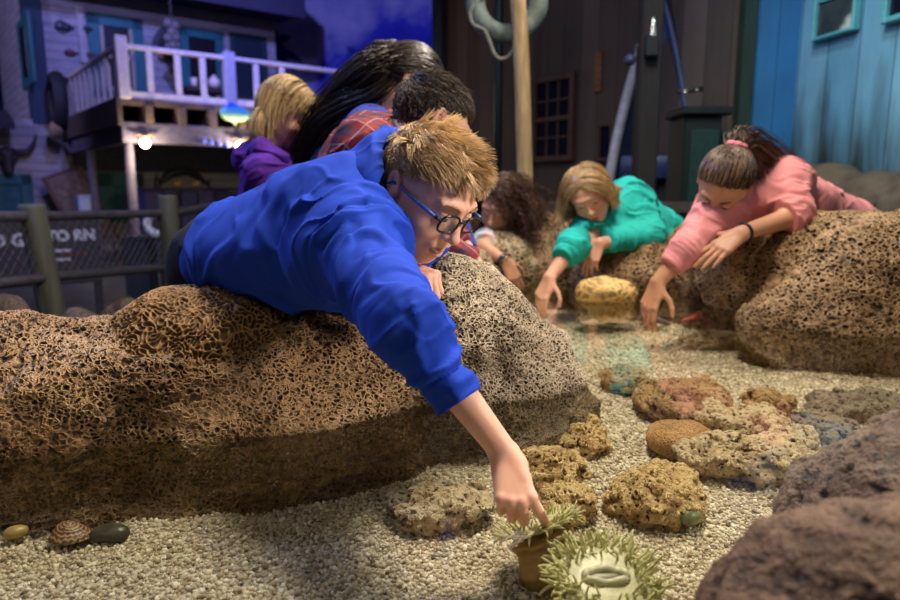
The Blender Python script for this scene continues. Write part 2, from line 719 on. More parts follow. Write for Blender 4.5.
GV += np.stack([xx, yy, bed_z(xx, yy) + sz * 0.25], -1)[:, None]
GF = IF[None] + (np.arange(n) * 12)[:, None, None]
tone = np.repeat(np.clip(rng.normal(0.52, 0.25, n), 0, 1), 12)
tag(mk('gravel', (GV.reshape(-1, 3), GF.reshape(-1, 3)), M_GRAIN, attr={'tone': tone}, origin=(0.3, 1.2, BED)),
    'coarse pale beige gravel covering the bottom of the touch tank', 'gravel', kind='stuff')

t = NT('tank_water')
for l in list(t.out.inputs['Surface'].links):
    t.t.links.remove(l)
c = t.wpos()
hgt = t.math('ADD', t.noise(9, 3, c), t.math('MULTIPLY', t.noise(38, 2, c), 0.12))
bmp = t.n('Bump', {'Height': hgt, 'Strength': 0.10, 'Distance': 0.02})
gl = t.n('BsdfGlossy', {'Color': (1, 1, 1, 1), 'Roughness': 0.03, 'Normal': bmp})
tr = t.n('BsdfTransparent', {'Color': (0.93, 0.95, 0.90, 1)})
fr = t.n('Fresnel', {'IOR': 1.33, 'Normal': bmp})
mx = t.n('MixShader', {0: fr, 1: tr, 2: gl})
t.t.links.new(mx, t.out.inputs['Surface'])
M_WATER = t.m
V = [(x, y, WATER) for x, y in RING]
tag(mk('water', (V, [tuple(range(len(V)))[::-1]]), M_WATER, smooth=False), 'clear shallow water filling the rock touch tank', 'water', kind='stuff')


# ------------------------------------------------------------------ rocks
def bumpy(prims, amp, sc, seed, oct=4, extra=None):
    def f(p):
        d = evalp(prims, p, 0.2)
        near = np.abs(d) < amp * 4 + 0.08
        if near.any():
            q = p[near]
            n = fbm(q * sc, oct, seed) * amp * 1.6
            if extra is not None:
                n = n + extra(q)
            d[near] = d[near] - n
        return d
    return f


def rock(name, prims, m, h, amp, sc, seed, label, cat='rock', group=None, oct=4, extra=None, parent=None):
    lo, hi = prim_bounds(prims, amp * 2 + 0.02)
    V, Q = sdf_mesh(bumpy(prims, amp, sc, seed, oct, extra), lo, hi, h, amp * 2)
    V, Q = keep_largest(V, Q)
    o = mk(name, (V, Q), m, parent)
    if parent is None:
        tag(o, label, cat, group)
    return o


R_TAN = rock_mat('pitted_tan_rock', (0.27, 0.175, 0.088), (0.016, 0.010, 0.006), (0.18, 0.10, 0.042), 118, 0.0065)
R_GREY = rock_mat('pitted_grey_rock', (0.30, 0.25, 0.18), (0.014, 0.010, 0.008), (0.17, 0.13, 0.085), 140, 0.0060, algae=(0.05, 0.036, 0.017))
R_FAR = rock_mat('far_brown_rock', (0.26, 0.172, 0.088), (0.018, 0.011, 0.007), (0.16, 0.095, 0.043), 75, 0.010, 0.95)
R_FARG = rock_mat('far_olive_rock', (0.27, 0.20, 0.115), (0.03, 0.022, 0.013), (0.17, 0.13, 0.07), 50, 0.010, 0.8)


def rough_mat(name, a, b, c_, sc=1.0, amp=0.016, pitw=0.45):
    """crumbly broken rock"""
    t = NT(name)
    c = t.coord()
    n1, n2 = t.noise(26 * sc, 5, c, 0.65), t.noise(75 * sc, 4, c, 0.7)
    pit = t.n('MapRange', {0: t.voro(48 * sc, t.vadd(c, t.n('VectorMath', {0: t.noise(30 * sc, 2, c, col=True), 'Scale': 0.03 / sc}, operation='SCALE'))), 1: 0.1, 2: 0.42, 3: 0.0, 4: 1.0}, interpolation_type='SMOOTHSTEP')
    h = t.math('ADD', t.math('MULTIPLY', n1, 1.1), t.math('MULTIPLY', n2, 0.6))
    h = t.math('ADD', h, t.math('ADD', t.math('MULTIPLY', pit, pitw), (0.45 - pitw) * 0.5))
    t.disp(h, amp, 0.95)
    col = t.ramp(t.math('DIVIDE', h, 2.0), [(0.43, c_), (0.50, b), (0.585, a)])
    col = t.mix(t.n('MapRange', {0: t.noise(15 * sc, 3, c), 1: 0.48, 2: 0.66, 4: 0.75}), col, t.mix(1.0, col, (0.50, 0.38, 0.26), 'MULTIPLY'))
    return t.set(col, 0.7)


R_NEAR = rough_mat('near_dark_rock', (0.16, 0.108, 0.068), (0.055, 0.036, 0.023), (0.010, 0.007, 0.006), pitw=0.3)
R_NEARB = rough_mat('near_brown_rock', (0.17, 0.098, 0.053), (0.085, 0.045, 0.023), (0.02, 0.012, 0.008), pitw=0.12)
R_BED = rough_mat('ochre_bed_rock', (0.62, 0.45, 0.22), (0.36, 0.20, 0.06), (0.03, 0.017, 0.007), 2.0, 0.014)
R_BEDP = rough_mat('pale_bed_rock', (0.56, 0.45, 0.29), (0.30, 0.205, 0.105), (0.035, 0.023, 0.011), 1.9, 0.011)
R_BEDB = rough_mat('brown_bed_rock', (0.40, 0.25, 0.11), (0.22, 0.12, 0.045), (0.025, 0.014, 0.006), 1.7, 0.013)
R_SMOOTH = rock_mat('smooth_brown_rock', (0.30, 0.165, 0.06), (0.10, 0.05, 0.02), (0.21, 0.11, 0.035), 200, 0.002, 0.5, wet=False)
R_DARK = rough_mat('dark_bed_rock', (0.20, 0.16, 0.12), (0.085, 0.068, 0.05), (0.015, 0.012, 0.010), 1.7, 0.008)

# left boulder with the brain coral
pr = [ell((-0.66, 1.02, 0.70), (0.30, 0.17, 0.165), k=0.06), ell((-0.85, 0.92, 0.70), (0.22, 0.18, 0.165), k=0.08),
      ell((-0.37, 1.07, 0.69), (0.24, 0.15, 0.18), k=0.08), ell((-0.20, 1.16, 0.675), (0.20, 0.13, 0.155), k=0.08),
      ell((-0.55, 1.06, 0.56), (0.42, 0.20, 0.12), k=0.06), ell((-0.25, 1.14, 0.56), (0.28, 0.19, 0.12), k=0.06)]
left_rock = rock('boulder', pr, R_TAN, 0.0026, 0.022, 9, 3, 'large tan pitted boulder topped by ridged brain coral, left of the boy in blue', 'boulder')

# brain coral: a dome with meandering ridges
cc = np.array([-0.405, 1.075, 0.785])
kk = rng.normal(size=(36, 3)); kk /= np.linalg.norm(kk, axis=1, keepdims=True)
ph = rng.random(36) * 2 * PI


def meander(p):
    w = p + 0.004 * np.stack([vnoise(p * 40, s) for s in (1, 2, 3)], -1)
    u = np.zeros(len(p))
    for k, f in zip(kk, ph):
        u += np.cos((w @ k) * 2 * PI / 0.0105 + f)
    return u / 6.0


pr = [ell(cc, (0.165, 0.125, 0.118)), ell(cc + (-0.03, -0.03, -0.03), (0.15, 0.125, 0.10))]
lo, hi = prim_bounds(pr, 0.03)
V, Q = sdf_mesh(bumpy(pr, 0.012, 10, 8, 2), lo, hi, 0.0015, 0.03)
N = vnormals(V, Q)
u = meander(V)
rid = 1 - np.clip(np.abs(u) / 0.55, 0, 1) ** 1.5
fade = np.clip((V[:, 2] - 0.745 + 0.02 * vnoise(V * 25, 4)) / 0.05, 0, 1)
V = V + N * ((rid - 0.5) * 0.0042 * fade)[:, None]
t = NT('brain_coral_material')
col = t.mix(t.attr('ridge'), (0.11, 0.052, 0.016), (0.42, 0.235, 0.075))
col = t.mix(t.n('MapRange', {0: t.noise(12, 4, t.coord()), 1: 0.3, 2: 0.75, 4: 0.6}), col, t.mix(1.0, col, (0.62, 0.55, 0.5), 'MULTIPLY'))
t.bump(t.noise(700, 2, t.coord()), 0.3, 0.001)
t.set(col, 0.7)
o = mk('brain_coral', (V, Q), t.m, left_rock, attr={'ridge': rid})
o['label'] = 'orange brown brain coral dome with meandering ridges'

# grey boulder the boy reaches across
pr = [ell((-0.03, 1.20, 0.74), (0.13, 0.13, 0.20), k=0.05), ell((0.045, 1.23, 0.72), (0.13, 0.13, 0.19), k=0.07), ell((0.13, 1.25, 0.66), (0.135, 0.13, 0.165), k=0.08),
      ell((0.04, 1.22, 0.58), (0.25, 0.17, 0.12), k=0.05), ell((-0.12, 1.19, 0.66), (0.12, 0.12, 0.15), k=0.06)]
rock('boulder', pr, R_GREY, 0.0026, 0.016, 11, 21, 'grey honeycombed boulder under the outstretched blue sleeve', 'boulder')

# rim behind it, along which the other visitors stand
pr = [ell((-0.08, 1.50, 0.60), (0.17, 0.24, 0.22), k=0.08), ell((-0.03, 1.85, 0.60), (0.17, 0.26, 0.22), k=0.08), ell((0.02, 2.2, 0.58), (0.16, 0.24, 0.22), k=0.08), ell((0.05, 2.42, 0.56), (0.14, 0.18, 0.2), k=0.08)]
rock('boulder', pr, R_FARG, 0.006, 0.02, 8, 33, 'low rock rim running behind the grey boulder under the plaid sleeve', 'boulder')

FAR = [
    ('boulder', [(P(503, 272, 2.62), (0.17, 0.2, 0.17)), (P(480, 285, 2.5), (0.12, 0.16, 0.15))], R_FARG, 'olive grey far boulder under the curly haired girl in black'),
    ('boulder', [(P(556, 266, 2.66), (0.14, 0.18, 0.20)), (P(560, 285, 2.62), (0.17, 0.16, 0.18))], R_FAR, 'rounded tan far boulder standing between curly haired girl and teal hoodie'),
    ('boulder', [(P(632, 272, 2.42), (0.155, 0.18, 0.175)), (P(606, 285, 2.5), (0.16, 0.17, 0.15)), (P(650, 285, 2.48), (0.16, 0.16, 0.15))], R_FAR, 'brown far boulder under the elbow of the girl in teal'),
    ('boulder', [(P(698, 268, 2.3), (0.11, 0.15, 0.165)), (P(705, 280, 2.34), (0.13, 0.13, 0.15))], R_FAR, 'narrow brown boulder behind the pink sleeve, between two larger boulders'),
]
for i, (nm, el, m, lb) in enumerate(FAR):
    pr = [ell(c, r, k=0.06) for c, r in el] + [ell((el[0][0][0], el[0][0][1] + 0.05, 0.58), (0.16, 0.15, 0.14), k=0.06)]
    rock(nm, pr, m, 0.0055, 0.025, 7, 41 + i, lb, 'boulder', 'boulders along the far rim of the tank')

pr = [ell(P(745, 278, 2.05), (0.155, 0.17, 0.125), k=0.07), ell(P(770, 285, 2.1), (0.155, 0.18, 0.15), k=0.07), ell(P(800, 280, 1.98), (0.2, 0.19, 0.20), k=0.08), ell(P(865, 280, 1.82), (0.2, 0.19, 0.205), k=0.08),
      ell((1.32, 1.72, 0.74), (0.24, 0.24, 0.20), k=0.08), ell((1.5, 1.3, 0.72), (0.2, 0.3, 0.2), k=0.08), ell((0.95, 2.18, 0.6), (0.17, 0.17, 0.14), k=0.06), ell(P(850, 325, 1.75), (0.3, 0.16, 0.14), k=0.06)]
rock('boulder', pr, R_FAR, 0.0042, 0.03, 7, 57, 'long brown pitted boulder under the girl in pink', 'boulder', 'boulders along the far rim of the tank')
rock('rock', [ell(P(607, 293, 2.13), (0.085, 0.08, 0.055)), ell(P(592, 291, 2.1), (0.05, 0.05, 0.045), k=0.03), ell(P(607, 300, 2.13), (0.07, 0.07, 0.08))], rock_mat('yellow_rock', (0.42, 0.29, 0.11), (0.08, 0.05, 0.02), (0.36, 0.22, 0.07), 40, 0.004, 0.5), 0.004, 0.012, 10, 61,
     'rounded yellow rock rising from the water before the far boulders')
rock('rock', [ell(P(890, 345, 1.66), (0.13, 0.085, 0.05)), ell(P(890, 350, 1.66), (0.12, 0.07, 0.07))], rock_mat('algae_rock', (0.20, 0.12, 0.05), (0.03, 0.02, 0.01), (0.15, 0.085, 0.03), 90, 0.005, 0.8), 0.004, 0.012, 12, 63,
     'brown algae covered rock lying under water at foot of long boulder')
rock('boulder', [ell((0.425, 0.56, 0.755), (0.10, 0.12, 0.085), k=0.05), ell((0.45, 0.6, 0.6), (0.13, 0.14, 0.15), k=0.06), ell((0.50, 0.57, 0.79), (0.1, 0.12, 0.085), k=0.05)], R_NEAR, 0.0035, 0.014, 11, 71,
     'dark rough rim boulder, the rear one of the two blurred ones closest to viewer', 'boulder', 'blurred rim boulders closest to the viewer')
rock('boulder', [ell((0.250, 0.405, 0.735), (0.08, 0.08, 0.105), k=0.05), ell((0.325, 0.41, 0.745), (0.1, 0.08, 0.105), k=0.05), ell((0.29, 0.40, 0.53), (0.12, 0.1, 0.2), k=0.06)], R_NEARB, 0.003, 0.010, 12, 73,
     'brown blurred boulder filling the corner closest to the viewer', 'boulder', 'blurred rim boulders closest to the viewer')


def ridgy(sc, amp, seed):
    def f(q):
        s = q * np.array([sc, sc, sc * 2.2])
        return amp * (1 - 2 * np.abs(fbm(s, 3, seed)) * 2.2) - 0.004 * np.clip(fbm(q * 26 + 3, 2, seed + 9) * 3, 0, 1)
    return f


def flat(px, py, z, rx, ry, rz, m, seed, label, rot=0.0, tilt=0.0, amp=0.011, group='rocks lying on the gravel under water', extra=0.007, ells=None, nm='rock', cat='rock', h=0.0026):
    c = G(px, py, z)
    R = np.array([[math.cos(rot), -math.sin(rot), 0], [math.sin(rot), math.cos(rot), 0], [0, 0, 1.0]])
    T = np.array([[1, 0, 0], [0, math.cos(tilt), -math.sin(tilt)], [0, math.sin(tilt), math.cos(tilt)]])
    R = R @ T
    pr = [ell(c, (rx, ry, rz), R, k=0.02)]
    for (dx, dy, dz, sx, sy, sz_) in (ells or []):
        pr.append(ell(c + R @ np.array([dx, dy, dz]), (sx, sy, sz_), R, k=0.02))
    return rock(nm, pr, m, h, amp, 22, seed, label, cat, group, 4, ridgy(28, extra, seed) if extra else None)


flat(447, 507, 0.618, 0.060, 0.036, 0.020, R_BEDP, 101, 'flat pale rock lying behind the boy\'s reaching wrist, with dark end', 0.15, ells=[(-0.03, 0.005, -0.004, 0.035, 0.028, 0.016)])
flat(402, 505, 0.615, 0.018, 0.022, 0.024, R_DARK, 102, 'small dark rock against the left end of a flat pale slab', 0.3, amp=0.004)
flat(548, 472, 0.625, 0.052, 0.048, 0.030, R_BED, 103, 'ochre crumbly rock directly behind the boy\'s knuckles')
flat(567, 500, 0.620, 0.036, 0.040, 0.024, R_BED, 104, 'ochre rock between pointing finger and gravel, beside the tall anemone', 0.5)
flat(575, 438, 0.615, 0.052, 0.050, 0.024, R_BED, 105, 'wedge of ochre rock at the foot of the grey boulder', 0.3)
flat(655, 494, 0.618, 0.066, 0.055, 0.026, R_BED, 106, 'lone ochre rock on open gravel beside a green pebble', 0.1, ells=[(0.02, 0.005, 0.006, 0.04, 0.035, 0.022)])
flat(680, 440, 0.620, 0.058, 0.062, 0.030, R_SMOOTH, 107, 'smooth rounded brown rock in the middle of the bed rocks', 0.1, amp=0.005, extra=0.0)
flat(683, 402, 0.622, 0.098, 0.085, 0.034, R_BEDB, 108, 'wide brown rock behind the smooth rounded one', 0.05, ells=[(0.04, 0.0, 0.006, 0.045, 0.05, 0.03)])
flat(622, 381, 0.618, 0.045, 0.055, 0.026, R_BEDB, 109, 'small brown rock at the left end of the wide brown one', 0.2)
flat(742, 420, 0.618, 0.088, 0.060, 0.024, R_BEDP, 110, 'pale crusted slab right of the smooth brown rock', -0.1)
flat(768, 401, 0.620, 0.050, 0.045, 0.022, R_BEDB, 111, 'reddish brown rock behind the pale crusted slab', 0.1)
flat(748, 460, 0.622, 0.105, 0.050, 0.030, R_BEDP, 112, 'long pale rock with a straight front edge, nearest of the bed rock cluster', -0.22, ells=[(0.05, 0.0, -0.004, 0.06, 0.04, 0.022)])
flat(822, 432, 0.614, 0.085, 0.055, 0.020, R_DARK, 113, 'dark slab lying behind the blurred rim boulder', -0.1)
flat(862, 407, 0.618, 0.115, 0.05, 0.024, R_DARK, 114, 'dark long rock furthest right in the bed rock cluster', 0.05)
flat(790, 440, 0.626, 0.05, 0.035, 0.018, R_BEDP, 115, 'small pale stone lying on top of a dark slab', 0.3, amp=0.005)
flat(713, 340, 0.622, 0.095, 0.030, 0.020, R_BEDP, 116, 'pale layered stone lying alone before the long far boulder', 0.06, amp=0.005, h=0.003)
flat(613, 314, 0.622, 0.06, 0.03, 0.016, R_BEDP, 117, 'thin pale yellow stone before the rounded yellow rock', 0.06, amp=0.004, h=0.003)
flat(690, 516, 0.612, 0.020, 0.016, 0.013, plain('green_pebble', (0.17, 0.20, 0.09), 0.35, 0.3, 60), 118, 'smooth green pebble beside the lone ochre rock', 0.3, amp=0.003, extra=0, nm='pebble', cat='pebble', group=None)
flat(110, 533, 0.608, 0.024, 0.015, 0.011, plain('dark_pebble', (0.06, 0.055, 0.04), 0.4, 0.3, 60), 119, 'dark pebble right beside the brown limpet shell', 0.1, amp=0.003, extra=0, nm='pebble', cat='pebble', group=None)
flat(16, 532, 0.61, 0.016, 0.011, 0.009, plain('yellow_pebble', (0.40, 0.28, 0.09), 0.4, 0.3, 60), 120, 'small yellow pebble at the foot of the large tan boulder', 0.6, amp=0.002, extra=0, nm='pebble', cat='pebble', group=None)

# limpet shell: low ribbed cone
c0 = G(71, 537, 0.606)
V, F = [], []
nr, na = 14, 72
for i in range(nr + 1):
    f = i / nr
    for k in range(na):
        a = 2 * PI * k / na
        rb = 1 + 0.045 * math.cos(a * 18) * f + 0.012 * math.cos(i * 2.6)
        V.append(c0 + (0.0275 * f * rb * math.cos(a) - 0.006 * (1 - f), 0.023 * f * rb * math.sin(a), 0.021 * (1 - f ** 1.9) + 0.0012 * math.sin(i * 2.4)))
for i in range(nr):
    for k in range(na):
        F.append((i * na + k, (i + 1) * na + k, (i + 1) * na + (k + 1) % na, i * na + (k + 1) % na))
F.append(tuple(nr * na + k for k in range(na))[::-1])
t = NT('limpet_shell_material')
r_ = t.n('VectorMath', {0: t.vscale(t.coord(), (1, 1.2, 0))}, out=1, operation='LENGTH')
rings = t.math('SINE', t.math('MULTIPLY', t.math('ADD', r_, t.math('MULTIPLY', t.noise(60, 2, t.coord()), 0.006)), 1500))
t.set(t.ramp(rings, [(0.0, (0.10, 0.05, 0.025)), (0.5, (0.24, 0.13, 0.06)), (1.0, (0.42, 0.28, 0.15))]), 0.45)
t.bump(t.noise(300, 3, t.coord()), 0.3, 0.002)
tag(mk('limpet', (np.array(V), F), t.m), 'ringed brown limpet shell on gravel below the large tan boulder', 'shell')


# sea stars
def sea_star(px, py, z, R, m, label, rot=0.0, flatten=1.0):
    c = G(px, py, z)
    pr = [ell(c, (R * 0.33, R * 0.33, R * 0.2))]
    for k in range(5):
        a = rot + 2 * PI * k / 5
        e = c + np.array([math.cos(a), math.sin(a), -0.10]) * R
        pr.append(cap(c + (0, 0, R * 0.04), e, R * 0.2, R * 0.07, k=R * 0.15))
    lo, hi = prim_bounds(pr, 0.02)
    V, Q = sdf_mesh(bumpy(pr, 0.0025, 90, 5, 2), lo, hi, 0.0028, 0.01)
    return tag(mk('sea_star', (V, Q), m), label, 'sea star')


sea_star(651, 318, 0.635, 0.075, plain('dark_star', (0.06, 0.02, 0.018), 0.5, 0.35, 120, 0.5), 'dark maroon sea star under the fingers of the girl in pink', 0.25)
sea_star(703, 317, 0.64, 0.075, plain('red_star', (0.46, 0.05, 0.04), 0.5, 0.4, 120, 0.6), 'bright red sea star beside the foot of the long boulder', 0.9)


# ------------------------------------------------------------------ anemones
def tentacles(c, ax, r0, r1, n, ln, m_seed, rad=0.0026, rise=0.6, droop=0.0, wave=0.25, rows=4):
    r = np.random.default_rng(m_seed)
    sd, up, d = basis(ax, (0, 1, 0.02))
    mb = MB()
    for k in range(n):
        f = r.random()
        a = 2 * PI * (k + r.random() * 0.8) / n * rows
        rr = r0 + (r1 - r0) * f
        o = sd * math.cos(a) + up * math.sin(a)
        p = c + o * rr + d * 0.001
        v = unit(o * (0.35 + 0.75 * f) + d * rise * (1.15 - 0.8 * f) + r.normal(size=3) * wave)
        L = ln * (0.65 + 0.6 * r.random())
        path, rads = [], []
        bend = r.normal(size=3) * 0.25 - d * droop + d * 0.25 * r.random()
        for i in range(6):
            s = i / 5
            path.append(p.copy())
            rads.append(rad * (1 - 0.62 * s) * (0.85 + 0.3 * f))
            v = unit(v + bend * 0.45)
            p = p + v * L / 5
        mb.tube(path, rads, 6)
    return mb.vf()


t = NT('anemone_tentacle'); t.set(t.mix(t.noise(60, 2, t.coord()), (0.36, 0.34, 0.13), (0.66, 0.64, 0.36)), 0.35, Subsurface_Weight=0.25)
t.b.inputs['Subsurface Radius'].default_value = (0.01, 0.01, 0.004)
M_TENT = t.m
M_COLUMN = plain('anemone_column', (0.30, 0.19, 0.065), 0.45, 0.35, 45, 0.3)
M_DISC = plain('anemone_disc', (0.50, 0.48, 0.30), 0.4, 0.25, 70, 0.2)
M_MOUTH = plain('anemone_mouth', (0.50, 0.48, 0.34), 0.4, 0.2, 90)

a1 = G(537, 526, 0.660)
ax1 = unit((-0.32, 0.36, 1.0))
b1 = np.array([a1[0] + 0.018, a1[1] - 0.004, BED - 0.004])
an = empty('sea_anemone', b1, 'tall olive sea anemone with brown column touched by the boy\'s fingertip', 'sea anemone', 'pale green sea anemones on the gravel')
pr = [cap(b1, b1 + (a1 - b1) * 0.4, 0.026, 0.027, k=0.02), cap(b1 + (a1 - b1) * 0.35, a1 - ax1 * 0.043, 0.028, 0.034, k=0.02), ell(a1 - ax1 * 0.015, (0.041, 0.041, 0.007), np.stack(basis(ax1), 1), k=0.02), ell(b1 + (0, 0, 0.006), (0.034, 0.03, 0.008), k=0.02)]
lo, hi = prim_bounds(pr, 0.02)
mk('column', sdf_mesh(bumpy(pr, 0.003, 40, 3, 3), lo, hi, 0.002, 0.01), M_COLUMN, an)
sd, up, d = basis(ax1)
mk('oral_disc', MB().ball(a1, (0.042, 0.042, 0.006), 32, 10, np.array([sd, up, d])).vf(), M_DISC, an)
mk('mouth', MB().ball(a1 + ax1 * 0.005, (0.012, 0.007, 0.004), 20, 8, np.array([sd, up, d])).vf(), M_MOUTH, an)
tag(mk('tentacle_fringe', tentacles(a1, ax1, 0.026, 0.043, 170, 0.017, 3, 0.0021, 0.55, 0.15), M_TENT, an), kind='stuff')

a2 = G(604, 580, 0.648)
ax2 = unit((0.0, -0.30, 1.0))
b2 = np.array([a2[0], a2[1] + 0.012, BED - 0.004])
an = empty('sea_anemone', b2, 'wide open pale sea anemone showing its mouth, closest to the viewer', 'sea anemone', 'pale green sea anemones on the gravel')
pr = [ell(b2 + (0, 0, 0.012), (0.040, 0.038, 0.016), k=0.02), ell(a2 - ax2 * 0.025, (0.05, 0.05, 0.009), np.stack(basis(ax2), 1), k=0.02), ell(b2 + (0, 0, 0.006), (0.044, 0.042, 0.008), k=0.02)]
lo, hi = prim_bounds(pr, 0.02)
mk('column', sdf_mesh(bumpy(pr, 0.003, 40, 4, 3), lo, hi, 0.002, 0.01), M_COLUMN, an)
sd, up, d = basis(ax2)
mk('oral_disc', MB().ball(a2, (0.052, 0.052, 0.010), 36, 10, np.array([sd, up, d])).vf(), M_DISC, an)
pth = [a2 + ax2 * 0.011 + sd * 0.020 * math.cos(a) * 1.1 + up * (0.0085 * math.sin(a) - 0.004) + ax2 * 0.0012 * math.sin(5 * a) for a in np.linspace(0, 2 * PI, 40)[:-1]]
mo = mk('mouth', MB().tube(pth, 0.0042, 8, closed=True).vf(), M_MOUTH, an)
mk('gullet', MB().ball(a2 + ax2 * 0.009 - up * 0.004, (0.019, 0.007, 0.003), 20, 8, np.array([sd, up, d])).vf(), plain('gullet', (0.17, 0.16, 0.09), 0.4), mo)
tag(mk('tentacle_fringe', tentacles(a2, ax2, 0.030, 0.054, 260, 0.021, 5, 0.0024, 0.8, 0.05), M_TENT, an), kind='stuff')
# ------------------------------------------------------------------ people
def frame(fwd, up=(0, 0, 1), roll=0.0):
    f = unit(fwd)
    r = unit(np.cross(f, up)); u = np.cross(r, f)
    a = math.radians(roll)
    r, u = r * math.cos(a) + u * math.sin(a), u * math.cos(a) - r * math.sin(a)
    return np.stack([r, f, u], 1)        # columns: right, forward, up


class Head:
    def __init__(s, c, R, sc=1.0):
        s.c, s.R, s.s = np.asarray(c, float), R, sc

    def L(s, x):
        return s.c + (np.asarray(x, float) * s.s) @ s.R.T

    def D(s, v):
        return np.asarray(v, float) @ s.R.T

    def inv(s, p):
        return ((p - s.c) @ s.R) / s.s

    def prims(s, lidf=0.55, mouth=True, grin=0.0):
        S = s.s; s.grin = grin
        E = lambda c, r, k=0.012, op=1: ell(s.L(c), np.array(r) * S, s.R, k * S, op)
        C = lambda a, b, ra, rb=None, k=0.012, op=1: cap(s.L(a), s.L(b), ra * S, None if rb is None else rb * S, k * S, op)
        q = [E((0, -0.008, 0.032), (0.0745, 0.093, 0.083)), E((0, 0.022, -0.012), (0.064, 0.068, 0.085), 0.03),
             E((0, 0.045, -0.055), (0.044, 0.044, 0.050), 0.03), E((0, 0.071, -0.090), (0.019, 0.018, 0.017), 0.025)]
        for x in (-1, 1):
            q += [C((x * 0.050, 0.0, -0.045), (x * 0.010, 0.066, -0.091), 0.017, 0.014, 0.02),
                  E((x * 0.036, 0.060, -0.032), (0.026, 0.024, 0.025), 0.02),
                  C((x * 0.010, 0.090, 0.030), (x * 0.045, 0.078, 0.030), 0.008, 0.007, 0.012)]
        for x in (-1, 1):
            q += [E((x * 0.032, 0.099, 0.008), (0.017, 0.014, 0.0125), 0.010, -1)]
        q += [C((0, 0.089, 0.014), (0, 0.108, -0.022), 0.0075, 0.0095, 0.012), E((0, 0.1105, -0.0265), (0.0115, 0.0105, 0.0095), 0.007)]
        for x in (-1, 1):
            q += [E((x * 0.0105, 0.098, -0.030), (0.0068, 0.0090, 0.0070), 0.006), E((x * 0.006, 0.104, -0.0385), (0.0035, 0.005, 0.003), 0.003, -1)]
        q += [C((-0.018, 0.087, -0.054), (0.018, 0.087, -0.054), 0.010, 0.010, 0.014)]
        if mouth:
            m = s.mouth()
            for a, b in zip(m[:-1], m[1:]):
                q.append(C(a, b, 0.0042 + 0.0010 * s.grin, 0.0042 + 0.0010 * s.grin, 0.004, -1))
        for x in (-1, 1):
            e = (x * 0.0315, 0.079, 0.008)
            q += [lid(s.L(e), 0.0150 * S, s.D((0, 0.25 - 0.25, -1)) * 1.0, 0.003, off=(0.010 - 0.020 * lidf) * S * 1.0),
                  lid(s.L(e), 0.0147 * S, s.D((0, 0, 1)), 0.003, off=-0.0065 * S)]
            q += s.ear(x)
        return q

    def ear(s, x):
        S = s.s
        E = lambda c, r, R, k, op=1: ell(s.L(c), np.array(r) * S, R, k * S, op)
        R = s.R @ frame((0.22 * x, 1, 0.0), (0.16 * x, -0.20, 1))
        q = [E((x * 0.078, -0.013, 0.000), (0.0085, 0.0185, 0.030), R, 0.007), E((x * 0.080, -0.006, -0.027), (0.006, 0.009, 0.011), R, 0.008),
             E((x * 0.0865, -0.009, 0.003), (0.0065, 0.0115, 0.020), R, 0.005, -1), cap(s.L((x * 0.082, -0.006, 0.0)), s.L((x * 0.082, -0.003, -0.012)), 0.004 * S, 0.004 * S, 0.004 * S)]
        return q

    def mouth(s, smile=1.0):
        g = getattr(s, 'grin', 0.0)
        x, z = 0.025 + 0.0085 * g, -0.054 + 0.0075 * g
        return [(-x, 0.082 - 0.0115 * g, z), (-x * 0.5, 0.0935 - 0.003 * g, -0.0620 + 0.002 * g), (0, 0.0975, -0.0640 - 0.001 * g), (x * 0.5, 0.0935 - 0.003 * g, -0.0620 + 0.002 * g), (x, 0.082 - 0.0115 * g, z)]

    # cheap distance for combing hair
    def proxy(s):
        return [((0, -0.008, 0.032), (0.0755, 0.094, 0.084)), ((0, 0.022, -0.012), (0.065, 0.069, 0.085)), ((0, 0.045, -0.055), (0.05, 0.048, 0.054))]


def catmull(P_, n):
    P_ = [np.asarray(p, float) for p in P_]
    Q = [2 * P_[0] - P_[1]] + P_ + [2 * P_[-1] - P_[-2]]
    out = []
    for i in range(1, len(Q) - 2):
        for k in range(n):
            t = k / n
            a, b, c, d = Q[i - 1:i + 3]
            out.append(0.5 * ((2 * b) + (c - a) * t + (2 * a - 5 * b + 4 * c - d) * t * t + (3 * b - a - 3 * c + d) * t ** 3))
    out.append(P_[-1])
    return out


